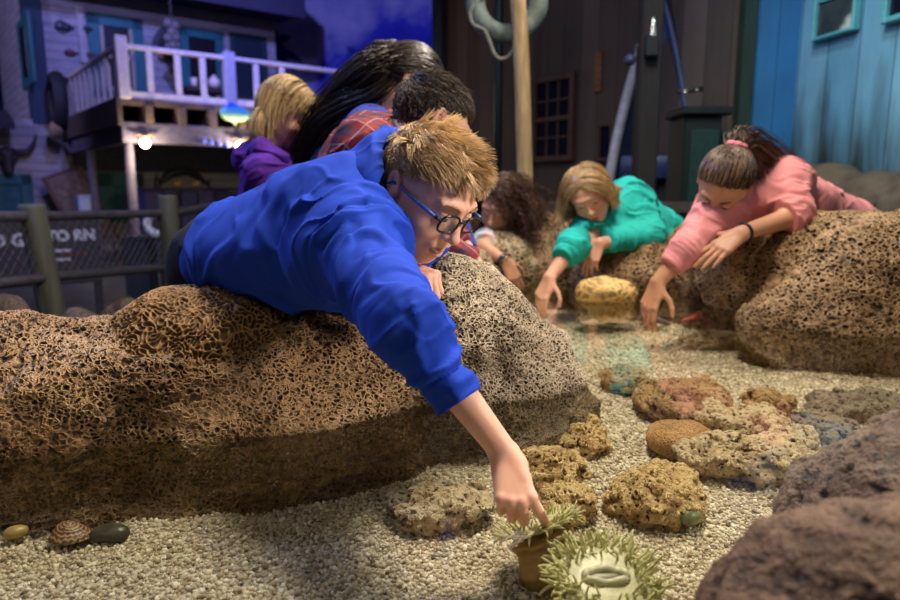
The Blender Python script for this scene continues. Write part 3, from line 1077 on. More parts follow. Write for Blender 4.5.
def face_parts(hd, body, M, lids_open=0.45, teeth=False, brow=None, fine=True):
    n = 8 if fine else 4
    mp = catmull(hd.mouth(), n)
    m = len(mp)
    up = [hd.L(np.array(p) + (0, 0.0012, 0.0034 - 0.0010 * abs(2 * i / (m - 1) - 1))) for i, p in enumerate(mp)]
    g_ = getattr(hd, 'grin', 0.0)
    lo = [hd.L(np.array(p) + (0, 0.0002, -(0.0046 + 0.0035 * g_) * (1 - (2 * i / (m - 1) - 1) ** 2) - 0.0014)) for i, p in enumerate(mp)]
    w = [0.0010 + 0.0022 * (1 - (2 * i / (m - 1) - 1) ** 2) for i in range(m)]
    o = mk('lips', MB().tube(up, [x * hd.s for x in w], 8).tube(lo, [x * 1.25 * hd.s for x in w], 8).vf(), M['lip'], body)
    if teeth:
        tp = [hd.L(np.array(p) * np.array((0.78, 1, 1)) + (0, -0.0025, 0.0004)) for p in mp]
        mk('teeth', MB().tube(tp, (0.0034 + 0.0016 * g_) * hd.s, 8).vf(), M['teeth'], body)
    for x in (-1, 1):
        e = np.array((x * 0.0315, 0.079, 0.008))
        mk('eye', MB().ball(hd.L(e), 0.0138 * hd.s, 18, 12).ball(hd.L(e), 0.001, 4, 4).vf(), M['eyewhite'], body)
        g = unit((0, 0.9, -0.42))
        irp = hd.L(e + g * 0.0112)
        sd, u2, d2 = basis(hd.D(g))
        mk('iris', MB().ball(irp, (0.0062 * hd.s, 0.0062 * hd.s, 0.0032 * hd.s), 16, 8, np.array([sd, u2, d2])).vf(), M['iris'], body)
        la = [hd.L(e + np.array((0.0136 * math.cos(a) * 1.0, 0.0150 * math.sin(a) * 0.98, -0.0035 - 0.0022 * math.sin(a)))) for a in np.linspace(0.35, PI - 0.35, 12)]
        mk('eyelashes', MB().tube(la, 0.0009 * hd.s, 6).vf(), M['lash'], body)
        bp = catmull([(x * 0.014, 0.0985, 0.0285), (x * 0.030, 0.0965, 0.0345), (x * 0.049, 0.081, 0.0295)], 5)
        rr = [0.0011 + 0.0017 * math.sin(PI * min(1, 0.25 + 0.8 * i / 10)) for i in range(len(bp))]
        mk('eyebrow', MB().tube([hd.L(p) for p in bp], [r * hd.s for r in rr], 6).vf(), brow or M['lash'], body)


HAND_W = [0.027, 0.009, -0.009, -0.0255]
HAND_L = [0.093, 0.098, 0.093, 0.084]
FING = [(0.042, 0.025, 0.020), (0.046, 0.029, 0.021), (0.042, 0.027, 0.020), (0.033, 0.020, 0.018)]


def hand_prims(w, d, n, side, s, curl, thumb=(0.55, 0.75, -0.35), tcurl=20, spread=4, fr=1.0):
    """w wrist, d along the hand, n back of the hand; side +1 right, -1 left; curl: 4 x (knuckle, middle, end) degrees"""
    d = unit(d); n = unit(np.asarray(n) - d * (np.asarray(n) @ d)); t = -np.cross(d, n) * side
    w = np.asarray(w, float)
    q = []
    for i in range(4):
        kp = w + (d * HAND_L[i] + t * HAND_W[i]) * s
        q.append(cap(w + t * HAND_W[i] * 0.55 * s + d * 0.006 * s, kp - d * 0.004 * s, 0.0135 * s, 0.0112 * s, k=0.014 * s))
    q.append(cap(w + (d * 0.02 + t * 0.014) * s, w + (d * 0.055 + t * 0.024) * s, 0.013 * s, 0.010 * s, k=0.012 * s))
    tips = []
    for i in range(4):
        p = w + (d * HAND_L[i] + t * HAND_W[i]) * s
        a = math.radians(spread * (1.5 - i) + (curl[i][3] if len(curl[i]) > 3 else 0))
        dd = d * math.cos(a) + t * math.sin(a)
        ang = 0
        q.append(ell(p + n * 0.002 * s, 0.0100 * s * fr, None, 0.005 * s))
        for j in range(3):
            ang += math.radians(curl[i][j])
            v = dd * math.cos(ang) - n * math.sin(ang)
            e = p + v * FING[i][j] * s
            r0 = (0.0090, 0.0081, 0.0073)[j] * (0.9 if i == 3 else 1) * s * fr
            r1 = (0.0082, 0.0074, 0.0062)[j] * (0.9 if i == 3 else 1) * s * fr
            q.append(cap(p, e, r0, r1, k=(0.0035 if j == 0 else 0.0018) * s))
            p = e
        tips.append(p)
    p = w + (d * 0.026 + t * 0.024 - n * 0.004) * s
    v = unit(d * thumb[0] + t * thumb[1] + n * thumb[2])
    ax = unit(np.cross(v, d)) * -1.0
    for j, (L_, r0, r1) in enumerate(((0.042, 0.0125, 0.0098), (0.031, 0.0096, 0.0086), (0.026, 0.0085, 0.0066))):
        e = p + v * L_ * s
        q.append(cap(p, e, r0 * s, r1 * s, k=(0.012 if j == 0 else 0.003) * s))
        p = e
        a = math.radians(tcurl)
        v = unit(v * math.cos(a) + unit(d - v * (d @ v) - n * 0.3) * math.sin(a))
    return q, tips


def seg_fold(a, b, fa, fp, seed, amp, warp=0.02):
    """folds that run round the axis a-b"""
    sd, up, d = basis(np.asarray(b) - np.asarray(a))
    M = np.stack([sd * fp, up * fp, d * fa], 1)

    def f(p):
        q = p @ M
        q = q + 0.5 * np.stack([vnoise(p * 14, seed + 7), vnoise(p * 14, seed + 8), vnoise(p * 14, seed + 9)], -1)
        n = vnoise(q, seed)
        n2 = vnoise(q * 1.7 + 5, seed + 1)
        r1 = np.clip(1 - np.abs(n) * 2.3, 0, 1)
        r2 = np.clip(1 - np.abs(n2) * 3.0, 0, 1)
        return amp * (r1 * r1 * (3 - 2 * r1) + 0.35 * r2 * r2 * (3 - 2 * r2) - 0.35 + 0.3 * vnoise(q * 0.5, seed + 3))
    return f


def cloth_sdf(prims, folds, cuts=(), hem=None, sub=(), inset=()):
    """prims; folds: list of (a, b, reach, fn): the fold of the nearest segment is used; cuts: (point, direction, reach)"""
    def f(p):
        d = evalp(prims, p, 0.12)
        near = np.abs(d) < 0.09
        if near.any() and folds:
            q = p[near]
            wsum = np.full(len(q), 1e-6); acc = np.zeros(len(q))
            for a, b, r, fn in folds:
                dist = np.maximum(pd(cap(a, b, r), q), 0)
                wgt = np.exp(-(dist / 0.018) ** 2) + 1e-5
                acc += wgt * fn(q); wsum += wgt
            d[near] -= acc / wsum
        for c, n, r, dep in inset:           # shallow grooves (seams, cuff edges)
            x = p - c
            h = np.abs(x @ n)
            g = np.linalg.norm(x - np.outer(x @ n, n), axis=1) < r
            d = np.where(g, d + dep * np.exp(-(h / 0.0025) ** 2), d)
        for q in sub:
            d = np.maximum(d, -pd(q, p))
        for c, n, r in cuts:
            x = p - c
            al = x @ n
            pe = np.linalg.norm(x - np.outer(al, n), axis=1)
            d = np.where((pe < r) & (al > -0.02) & (al < 0.075), np.maximum(d, al), d)
        if hem is not None:
            d = np.maximum(d, (p - hem[0]) @ hem[1])
        return d
    return f


def torso(pel, chest, nb, shR, shL, s, inf=0.0, belly=0.0):
    pel, chest, nb, shR, shL = map(np.asarray, (pel, chest, nb, shR, shL))
    w = unit(shR - shL)
    hw = 0.075 * s
    m = (shR + shL) / 2
    iR, iL = shR + (m - shR) * 0.22, shL + (m - shL) * 0.22
    return [cap(pel + w * hw, iR, 0.075 * s + inf, 0.055 * s + inf, k=0.05 * s), cap(pel - w * hw, iL, 0.075 * s + inf, 0.055 * s + inf, k=0.05 * s),
            cap(pel, chest, 0.088 * s + inf + belly, 0.092 * s + inf, k=0.05 * s), cap(iR, iL, 0.052 * s + inf, k=0.05 * s), cap(chest, nb, 0.075 * s + inf, 0.045 * s + inf, k=0.05 * s)]


# ---------------------------------------------------------------- hair
def strands_mesh(S, rad, sides=3, prof=None, tone=None):
    """S (N, K, 3) -> one mesh of thin tapering locks"""
    N, K, _ = S.shape
    T = np.gradient(S, axis=1)
    T /= np.linalg.norm(T, axis=2, keepdims=True) + 1e-12
    ref = np.array([0.31, 0.52, 0.79])
    A = np.cross(T, ref); A /= np.linalg.norm(A, axis=2, keepdims=True) + 1e-9
    B = np.cross(T, A)
    prof = np.linspace(1, 0.25, K) if prof is None else prof
    r = (np.asarray(rad).reshape(-1, 1) * prof[None])[..., None]
    V = np.stack([S + r * (A * math.cos(2 * PI * k / sides) + B * math.sin(2 * PI * k / sides)) for k in range(sides)], 2)
    base = np.arange(N)[:, None, None] * K * sides + np.arange(K - 1)[None, :, None] * sides + np.arange(sides)[None, None]
    nxt = np.arange(N)[:, None, None] * K * sides + np.arange(K - 1)[None, :, None] * sides + (np.arange(sides)[None, None] + 1) % sides
    F = np.stack([base, nxt, nxt + sides, base + sides], -1).reshape(-1, 4)
    tone = np.random.default_rng(3).random(N) if tone is None else tone
    return V.reshape(-1, 3), F, np.repeat(tone, K * sides)


def ell_push(p, ells, off):
    for c, r in ells:
        r = np.asarray(r)
        x = p - np.asarray(c)
        k0 = np.linalg.norm(x / r, axis=1); k1 = np.linalg.norm(x / r ** 2, axis=1) + 1e-9
        d = k0 * (k0 - 1) / k1
        n = x / r ** 2; n /= np.linalg.norm(n, axis=1, keepdims=True) + 1e-9
        m = d < off
        push = np.where(m, off - d, 0)
        p = p + n * push[:, None]
    return p


HAIRLINE_Y = [-0.2, -0.035, -0.012, 0.010, 0.030, 0.055, 0.075, 0.1]
HAIRLINE_Z = [-0.062, -0.058, 0.018, 0.030, 0.040, 0.062, 0.078, 0.085]


def hair_roots(n, seed, zoff=0.0, forehead=0.0):
    r = np.random.default_rng(seed)
    out = []
    while sum(map(len, out)) < n:
        v = r.normal(size=(n * 2, 3)); v /= np.linalg.norm(v, axis=1, keepdims=True)
        p = np.array((0, -0.008, 0.032)) + v * np.array((0.0755, 0.094, 0.084))
        low = p[:, 2] < 0.0
        h = np.interp(p[:, 1], HAIRLINE_Y, HAIRLINE_Z) + zoff - forehead * (p[:, 1] > 0.03)
        p = p[p[:, 2] > h]
        out.append(p)
    return np.vstack(out)[:n]


def grow(hd, roots, lens, comb, K, off, g=(0, 0, -1), grav=0.0, lift=0.3, jitter=0.15, seed=0, extra=(), curl=0.0, stiff=1.0, world_push=()):
    """strands in head space; comb(p) gives the combing direction"""
    r = np.random.default_rng(seed)
    gl = np.asarray(g, float) @ hd.R
    ells = hd.proxy() + list(extra)
    p = roots.copy()
    nrm = (p - np.array((0, -0.008, 0.032))) / np.array((0.0755, 0.094, 0.084)) ** 2
    nrm /= np.linalg.norm(nrm, axis=1, keepdims=True)
    v = comb(p) + nrm * lift
    v /= np.linalg.norm(v, axis=1, keepdims=True) + 1e-9
    jit = r.normal(size=p.shape) * jitter
    S = [p.copy()]
    step = (lens / (K - 1))[:, None]
    ph = r.random(len(p)) * 6.28
    offs = off * (0.55 + 0.9 * r.random(len(p)))
    for i in range(K - 1):
        k0 = np.linalg.norm((p - np.array((0, -0.008, 0.032))) / np.array((0.0755, 0.094, 0.084)), axis=1)
        cb = comb(p) * np.clip(1 - (k0 - 1.25) / 0.35, 0.0, 1)[:, None] + jit
        if grav:
            cb = cb + gl * grav * (0.3 + i / K)
        v = v * stiff + cb * 0.6
        v /= np.linalg.norm(v, axis=1, keepdims=True) + 1e-9
        p = ell_push(p + v * step, ells, offs)
        S.append(p.copy())
    S = np.stack(S, 1)
    if curl:
        t = np.linspace(0, 1, K)[None, :]
        L = lens[:, None]
        a = ph[:, None] + t * L * 2 * PI / 0.028
        e = np.minimum(1, t * 4)[..., None] * curl
        S = S + e * np.stack([np.cos(a), np.sin(a), 0.3 * np.cos(a * 0.7)], -1)
    W = hd.c + (S * hd.s) @ hd.R.T
    for c, rr in world_push:
        x = W - np.asarray(c); dd = np.linalg.norm(x, axis=2)
        W = np.where((dd < rr)[..., None], np.asarray(c) + x / (dd[..., None] + 1e-9) * rr, W)
    return W


def scalp(hd, thick, zoff=0.004, forehead=0.0, h=0.003):
    """base layer of hair over the cranium"""
    c, r = np.array((0, -0.008, 0.032)), np.array((0.0745, 0.093, 0.083)) + thick

    def f(p):
        q = hd.inv(p)
        x = q - c
        k0 = np.linalg.norm(x / r, axis=1); k1 = np.linalg.norm(x / r ** 2, axis=1) + 1e-9
        d = k0 * (k0 - 1) / k1
        hl = np.interp(q[:, 1], HAIRLINE_Y, HAIRLINE_Z) + zoff - forehead * (q[:, 1] > 0.03)
        return np.maximum(d, (hl - q[:, 2]) * 0.7) * hd.s
    R = 0.125 * hd.s
    V, Q = sdf_mesh(f, hd.c - R * 1.15, hd.c + R * 1.15, h)
    return V, Q


def arc_strands(hd, roots, tgt, off, K, seed):
    """hair combed flat over the skull from each root to one place"""
    r = np.random.default_rng(seed)
    c0, r0 = np.array((0, -0.008, 0.032)), np.array((0.0755, 0.094, 0.084))
    u0 = (roots - c0) / r0; u0 /= np.linalg.norm(u0, axis=1, keepdims=True)
    u1 = (np.asarray(tgt) + r.normal(size=roots.shape) * 0.007 - c0) / r0
    l1 = np.linalg.norm(u1, axis=1, keepdims=True); u1 /= l1
    om = np.arccos(np.clip((u0 * u1).sum(1), -1, 0.9999))
    S = []
    o = off * (0.4 + 0.8 * r.random(len(roots)))[:, None]
    for t in np.linspace(0, 1, K):
        u = (np.sin((1 - t) * om)[:, None] * u0 + np.sin(t * om)[:, None] * u1) / np.sin(om)[:, None]
        S.append(c0 + u * (r0 + o * math.sin(PI * min(1, 0.15 + t * 0.85)) ** 0.5 + 0.002) + 0.0008 * r.normal(size=roots.shape))
    S = np.stack(S, 1)
    return hd.c + (S * hd.s) @ hd.R.T


def hair_obj(hd, body, m, sets, cap_=None, sides=3, name='hair'):
    Vs, Fs, Ts, n = [], [], [], 0
    for S, rad, tone in sets:
        V, F, T = strands_mesh(S, rad, sides, tone=tone)
        Vs.append(V); Fs.append(F + n); Ts.append(T); n += len(V)
    if cap_ is not None:
        V, F = cap_
        Vs.append(V); Fs.append(F + n); Ts.append(np.full(len(V), 0.12))
    return mk(name, (np.vstack(Vs), np.vstack(Fs)), m, body, attr={'tone': np.concatenate(Ts)})


def body_mesh(prims, h, pad=0.01):
    lo, hi = prim_bounds(prims, pad)
    return sdf_mesh(lambda p: evalp(prims, p), lo, hi, h)


def garment(name, parent, m, prims, h=0.004, **kw):
    lo, hi = prim_bounds(prims, 0.03)
    V, Q = sdf_mesh(cloth_sdf(prims, **kw), lo, hi, h, 0.012)
    V, Q = keep_largest(V, Q)
    return mk(name, (V, Q), m, parent)


def legs(parent, pel, w, s, knees, feet, m_tr, m_sh, r0=0.082):
    pel = np.asarray(pel, float)
    prims = [cap(pel + w * 0.05 * s, pel - w * 0.05 * s, (r0 + 0.012) * s, k=0.04)]
    for sg, kn, ft in ((1, knees[0], feet[0]), (-1, knees[1], feet[1])):
        prims += [cap(pel + w * 0.06 * s * sg, kn, r0 * s, 0.056 * s, k=0.04), cap(kn, np.asarray(ft) + (0, 0, 0.05), 0.056 * s, 0.045 * s, k=0.03)]
    kn0 = np.asarray(knees[0], float)
    garment('trousers', parent, m_tr, prims, 0.008, folds=[(pel, kn0, 0.3, seg_fold(pel, kn0, 22, 8, 5, 0.005))])
    for ft in feet:
        ft = np.asarray(ft, float)
        dirn = unit(np.array([0, -1.0, 0]) if not hasattr(legs, 'toe') else legs.toe)
        pr = [cap(ft + (0, 0, 0.04) - dirn * 0.03, ft + dirn * 0.12 * s + (0, 0, 0.034), 0.036, 0.032, k=0.02), cap(ft + (0, 0, 0.045), ft + (0, 0, 0.085), 0.038, 0.036, k=0.02)]
        lo, hi = prim_bounds(pr, 0.01)
        mk('shoe', sdf_mesh(lambda p: np.maximum(evalp(pr, p), 0.001 - p[:, 2]), lo, hi, 0.006), m_sh, parent)
PM = dict(lip=plain('lip', (0.56, 0.25, 0.2), 0.4, 0.1), teeth=plain('teeth', (0.8, 0.76, 0.68), 0.3, 0.03), eyewhite=plain('eye_white', (0.75, 0.72, 0.68), 0.15, 0.03),
          iris=plain('iris', (0.06, 0.05, 0.04), 0.1, 0.1), lash=plain('lash', (0.05, 0.03, 0.02), 0.6))
SKIN = skin_mat('fair_skin', (0.74, 0.42, 0.30))
SKIN2 = skin_mat('tan_skin', (0.52, 0.27, 0.16), (0.6, 0.24, 0.16))
DENIM = cloth_mat('dark_denim', (0.012, 0.014, 0.03), 700)
SHOE = plain('shoe_rubber', (0.05, 0.05, 0.06), 0.6)


def combf(target=None, whorl=None, part=None, down=0.0, back=0.25):
    c0 = np.array((0, -0.008, 0.032)); r0 = np.array((0.0755, 0.094, 0.084))

    def f(p):
        n = (p - c0) / r0 ** 2
        n /= np.linalg.norm(n, axis=1, keepdims=True) + 1e-9
        if target is not None:
            d = np.asarray(target) - p
        elif whorl is not None:
            d = p - np.asarray(whorl)
        else:
            d = np.stack([np.sign(p[:, 0] - part) * 1.0, np.full(len(p), -back), np.full(len(p), -0.3)], -1)
        d = d / (np.linalg.norm(d, axis=1, keepdims=True) + 1e-9)
        d = d + np.array((0, 0, -down))
        d = d - n * (d * n).sum(1, keepdims=True)
        return d / (np.linalg.norm(d, axis=1, keepdims=True) + 1e-9)
    return f


os_debug = False


def pix(p):
    q = np.asarray(p) - CAM
    d = q @ FW
    return np.array([450 + FPX * q[0] / d, 300 - FPX * (q @ UPV) / d])


def make_person(label, hd, pel, chest, nb, sh, el, wr, hands, s, skin, h, lidf=0.5, mouth=True, grin=0.0, fr=(0.030, 0.021), ua=(0.043, 0.036)):
    pr = hd.prims(lidf, mouth, grin)
    pr.append(cap(np.asarray(nb), hd.L((0, -0.022, -0.055)), 0.046 * s, 0.043 * s, k=0.03))
    pr += torso(pel, chest, nb, sh[0], sh[1], s, -0.016)
    tips = []
    for i in (0, 1):
        pr += [cap(sh[i], el[i], ua[0] * s, ua[1] * s, k=0.03), cap(el[i], np.asarray(wr[i]), fr[0] * s, fr[1] * s, k=0.02)]
        if hands[i] is not None:
            q, t = hand_prims(wr[i], hands[i]['d'], hands[i]['n'], 1 if i == 0 else -1, hands[i].get('s', 0.82 * s), hands[i]['curl'],
                              hands[i].get('thumb', (0.55, 0.75, -0.35)), hands[i].get('tc', 20), hands[i].get('spread', 4), hands[i].get('fr', 1.0))
            pr += q; tips.append(t)
    if os_debug: print('TIPS', [[np.round(x, 3).tolist(), np.round(pix(x), 1).tolist()] for t in tips for x in t])
    o = mk('person', body_mesh(pr, h), skin)
    tag(o, label, 'person')
    return o


def top_prims(pel, chest, nb, sh, el, cuff, s, r, inf=0.004, belly=0.0):
    """torso and sleeves of a shirt; cuff: end of each sleeve; r: (shoulder, elbow, cuff) radii per arm"""
    pr = torso(pel, chest, nb, sh[0], sh[1], s, inf, belly)
    for i in (0, 1):
        a, b, c = map(lambda x: np.asarray(x, float), (sh[i], el[i], cuff[i]))
        pr += [cap(a, b, r[i][0], r[i][1], k=0.045), cap(b, c + unit(c - b) * r[i][2] * 0.25, r[i][1], r[i][2], k=0.03)]
    return pr


def sleeve_cuts(el, cuff, reach=0.058):
    return [(np.asarray(c, float), unit(np.asarray(c, float) - np.asarray(e, float)), reach) for e, c in zip(el, cuff)]


FLAT = [(8, 10, 8)] * 4
RELAX = [(18, 25, 18), (22, 28, 20), (26, 30, 22), (30, 32, 24)]
FIST = [(60, 75, 45)] * 4

# ============================================================ boy in the blue hoodie
Rb = np.array([[-0.6299, 0.5932, 0.5013], [-0.7743, -0.5303, -0.3454], [0.0610, -0.6057, 0.7933]])
Rb = np.linalg.svd(Rb)[0] @ np.linalg.svd(Rb)[2]
hb = Head((-0.0373, 1.045, 1.0535), Rb, 0.82)
pel, chest, nb = P(252, 256, 1.22), P(318, 238, 1.13), P(372, 208, 1.08)
shR, shL = P(350, 245, 0.955), P(415, 222, 1.17)
elR, elL = P(407, 326, 0.760), P(392, 272, 1.18)
wrR, wrL = P(504, 452, 0.742), P(404, 268, 1.08)
vdir = unit(ray(515, 480))
dR = unit(np.array([1.0, 0, 0]) * 0.22 - UPV * 0.86 - vdir * 0.55)
nR = unit(np.cross(dR, (1.0, -0.05, 0.0)))
boy = make_person('boy with glasses lying over the rocks, in a bright blue hoodie, touching an anemone', hb, pel, chest, nb, (shR, shL), (elR, elL), (wrR, wrL),
                  (dict(d=dR, n=nR, curl=[(52, 5, 5, 24), (66, 82, 40), (70, 84, 42), (72, 84, 42)], s=0.64, thumb=(0.75, -0.15, -0.62), tc=20, spread=6, fr=1.12),
                   dict(d=(0.55, -0.75, -0.1), n=(0.2, -0.2, 1), curl=FIST, s=0.76, thumb=(0.6, 0.5, -0.4))),
                  0.92, SKIN, 0.0019, 0.62, True, 1.0, (0.0275, 0.0172), (0.042, 0.034))
face_parts(hb, boy, PM, teeth=True, brow=plain('sandy_brow', (0.26, 0.14, 0.06), 0.6))
roots = hair_roots(9500, 1, 0.004)
top = np.clip((roots[:, 2] - 0.045) / 0.05, 0, 1)
front = np.clip((roots[:, 1] - 0.0) / 0.07, 0, 1)
ln = 0.012 + 0.030 * top + 0.014 * top * front
cb = combf(whorl=(0.02, -0.095, 0.085))
r_ = np.random.default_rng(2)
cl = r_.normal(size=(260, 3)) * 0.45            # locks share a direction
cpos = hair_roots(260, 77)
lock = ((roots[:, None, :] - cpos[None]) ** 2).sum(2).argmin(1)


def comb_boy(p):
    d = cb(p) + cl[lock] + np.array((-0.55, 0.1, 0.12)) * np.clip((p[:, 2:3] - 0.03) / 0.05, 0, 1)
    return d / np.linalg.norm(d, axis=1, keepdims=True)


S = grow(hb, roots, ln, comb_boy, 8, 0.007, lift=0.22, jitter=0.12, grav=0.0, seed=4)
tone = np.clip(0.5 + 0.22 * r_.normal(size=260)[lock] + 0.15 * r_.normal(size=len(roots)), 0, 1) * (0.55 + 0.45 * top)
hair_obj(hb, boy, hair_mat('ginger_blond_hair', (0.34, 0.20, 0.08), (0.95, 0.70, 0.38)), [(S, 0.00092 * np.ones(len(S)), tone)], scalp(hb, 0.006, h=0.0025))

# glasses
GL = NT('glasses_lens')
for l in list(GL.out.inputs['Surface'].links):
    GL.t.links.remove(l)
g_ = GL.n('BsdfGlossy', {'Roughness': 0.02})
tr_ = GL.n('BsdfTransparent', {'Color': (0.96, 0.97, 0.97, 1)})
GL.t.links.new(GL.n('MixShader', {0: 0.05, 1: tr_, 2: g_}), GL.out.inputs['Surface'])
BLK = plain('black_acetate', (0.012, 0.012, 0.014), 0.25, 0.05)
BLU = plain('blue_acetate', (0.02, 0.09, 0.42), 0.3, 0.05)
mb = MB()
lens_pts = []
for x in (-1, 1):
    ring = []
    for k in range(40):
        a = 2 * PI * k / 40
        ca, sa = math.cos(a), math.sin(a)
        ex = abs(ca) ** 0.72 * (1 if ca > 0 else -1); ez = abs(sa) ** 0.72 * (1 if sa > 0 else -1)
        lx, lz = 0.0230 * ex, 0.0180 * ez
        ring.append(hb.L((x * 0.0325 + lx, 0.1075 - 0.25 * (abs(x * 0.0325 + lx)) ** 1.0 * 0.45, 0.004 + lz)))
    lens_pts.append(ring)
    mb.tube(ring, 0.0019, 8, closed=True)
mb.tube([hb.L((-0.009, 0.1065, 0.010)), hb.L((0, 0.1085, 0.012)), hb.L((0.009, 0.1065, 0.010))], 0.0019, 8)
for x in (-1, 1):
    mb.tube([hb.L((x * 0.0565, 0.1010, 0.011)), hb.L((x * 0.067, 0.092, 0.012))], 0.0026, 8)
gl = mk('glasses', mb.vf(), BLK, boy)
gl['label'] = 'black framed glasses'
for ring in lens_pts:
    ctr = np.mean(ring, 0)
    mk('lens', MB().prism(np.array(ring), hb.D((0, 0.0012, 0))).vf(), GL.m, gl, smooth=False)
for x in (-1, 1):
    te = mk('temple', MB().tube([hb.L((x * 0.066, 0.093, 0.012)), hb.L((x * 0.0735, 0.050, 0.010)), hb.L((x * 0.0795, 0.006, 0.010)), hb.L((x * 0.082, -0.012, 0.006)), hb.L((x * 0.079, -0.030, -0.012))], [0.0026, 0.0027, 0.0026, 0.0022, 0.002], 8).vf(), BLU, gl)
    te['label'] = 'blue temple arm'

HOODIE = cloth_mat('blue_fleece', (0.008, 0.044, 0.41), 800, 0.85, 0.12, 0.35)
cuffR = P(458, 403, 0.7335); cuffL = wrL + unit(elL - wrL) * 0.02
pr = top_prims(pel, chest, nb, (shR, shL), (elR, elL), (cuffR, cuffL), 0.92, ((0.060, 0.040, 0.0275), (0.055, 0.04, 0.03)), 0.012, -0.004)
pr += [ell(P(345, 200, 1.05), (0.08, 0.08, 0.048), k=0.05), cap(P(228, 240, 1.22), P(300, 212, 1.12), 0.045, 0.055, k=0.06), cap(P(262, 275, 1.13), P(335, 280, 1.0), 0.035, 0.04, k=0.06)]
pr += [cap(P(330, 190, 1.05), P(352, 176, 1.05), 0.038, 0.032, k=0.05)]
spine = [(pel, chest, 0.1, seg_fold(pel, chest, 11, 5, 31, 0.0075)), (chest, nb, 0.08, seg_fold(pel, nb, 9, 6, 37, 0.006))]
arms = [(shR, elR, 0.05, seg_fold(shR, elR, 22, 7, 41, 0.009)), (elR, cuffR, 0.035, seg_fold(elR, cuffR, 36, 9, 43, 0.008))]
ca = unit(cuffR - elR)
hs = shR + (elR - shR) * 0.10
g = garment('hoodie', boy, HOODIE, pr, 0.0026, folds=spine + arms, cuts=sleeve_cuts((elR, elL), (cuffR, cuffL)), hem=(pel - unit(chest - pel) * 0.06, -unit(chest - pel)),
            sub=[cap(nb, hb.L((0, -0.02, -0.06)), 0.054, 0.06), ell(hb.L((0.055, -0.0, -0.02)), np.array((0.055, 0.05, 0.075)) * 0.82, hb.R)],
            inset=[(cuffR - ca * 0.034, ca, 0.05, 0.004), (hs, unit(elR - shR), 0.085, 0.004)])
g['label'] = 'bright blue fleece hoodie'
hoodp = catmull([P(398, 244, 1.0), P(384, 220, 0.995), P(373, 186, 1.005), P(377, 153, 1.04), P(391, 138, 1.09), P(414, 152, 1.15), P(424, 190, 1.18), P(424, 225, 1.16)], 4)
pr = [cap(a, b, 0.0165, 0.0165, k=0.010) for a, b in zip(hoodp[:-1], hoodp[1:])]
pr += [ell(P(355, 182, 1.07), (0.042, 0.05, 0.040), k=0.03), cap(P(362, 207, 1.03), P(367, 167, 1.06), 0.026, 0.024, k=0.03)]
garment('hood', g, HOODIE, pr, 0.0026, folds=[(hoodp[4], hoodp[-6], 0.06, seg_fold(hoodp[4], hoodp[12], 20, 14, 51, 0.007))], sub=[ell(hb.L((0, -0.01, 0.02)), np.array((0.093, 0.108, 0.11)) * 0.82, hb.R), ell(hb.L((0.06, 0.0, -0.01)), np.array((0.05, 0.045, 0.06)) * 0.82, hb.R)])
rl = catmull([cuffR - ca * 0.030, cuffR - ca * 0.015, cuffR + ca * 0.001], 3)
legs.toe = np.array([0.2, -1, 0])
wv = unit(shR - shL)
legs(boy, pel - unit(chest - pel) * 0.03, wv, 0.92, (np.array((-0.60, 1.36, 0.48)), np.array((-0.50, 1.50, 0.48))), (np.array((-0.66, 1.62, 0.0)), np.array((-0.52, 1.72, 0.0))), DENIM, SHOE)

# ============================================================ girl in the purple hoodie
PURPLE = cloth_mat('purple_fleece', (0.075, 0.018, 0.26), 600, 0.85, 0.15)
hp = Head(P(287, 112, 2.2), frame((0.85, -0.22, -0.48), (0.1, 0, 1)), 0.88)
pel, chest, nb = P(272, 262, 2.24), P(272, 205, 2.22), P(275, 152, 2.22)
sh = (P(266, 176, 2.09), P(287, 168, 2.35)); el = (P(282, 232, 2.06), P(310, 225, 2.3)); wr = (P(330, 240, 2.04), P(345, 240, 2.2))
hd_ = dict(d=(1, -0.1, -0.4), n=(0, 0, 1), curl=RELAX)
girl = make_person('girl with shoulder length blond hair in a purple hoodie, standing behind the boy in blue', hp, pel, chest, nb, sh, el, wr, (hd_, hd_), 0.95, SKIN, 0.003, 0.6, False)
face_parts(hp, girl, PM, fine=False, brow=plain('blond_brow', (0.3, 0.18, 0.09), 0.6))
cuff = [w + unit(e - w) * 0.03 for w, e in zip(wr, el)]
pr = top_prims(pel, chest, nb, sh, el, cuff, 0.95, ((0.06, 0.046, 0.036),) * 2, 0.018)
g = garment('hoodie', girl, PURPLE, pr, 0.004, folds=[(pel, nb, 0.1, seg_fold(pel, nb, 12, 10, 3, 0.009)), (sh[0], el[0], 0.05, seg_fold(sh[0], el[0], 26, 9, 5, 0.009))], cuts=sleeve_cuts(el, cuff),
            sub=[cap(nb, hp.L((0, -0.02, -0.06)), 0.054, 0.06)])
pr = [ell(P(251, 160, 2.2), (0.05, 0.085, 0.062), k=0.03), cap(P(262, 148, 2.1), P(247, 158, 2.16), 0.026, 0.026, k=0.03), cap(P(247, 158, 2.16), P(262, 150, 2.33), 0.026, 0.026, k=0.03), cap(P(262, 148, 2.1), P(284, 160, 2.08), 0.024, 0.018, k=0.03), cap(P(262, 150, 2.33), P(296, 160, 2.3), 0.024, 0.018, k=0.03)]
garment('hood', g, PURPLE, pr, 0.004, folds=[(pr[1]['a'], pr[1]['b'], 0.05, seg_fold((0, 0, 0), (0, 0, 1), 22, 18, 9, 0.006))])
legs.toe = np.array([1, -0.1, 0])
legs(girl, pel, np.array([0, -1.0, 0]), 0.95, (pel * (1, 1, 0) + (0.03, -0.08, 0.42), pel * (1, 1, 0) + (0.03, 0.08, 0.42)), (pel * (1, 1, 0) + (0, -0.09, 0), pel * (1, 1, 0) + (0, 0.09, 0)), DENIM, SHOE)
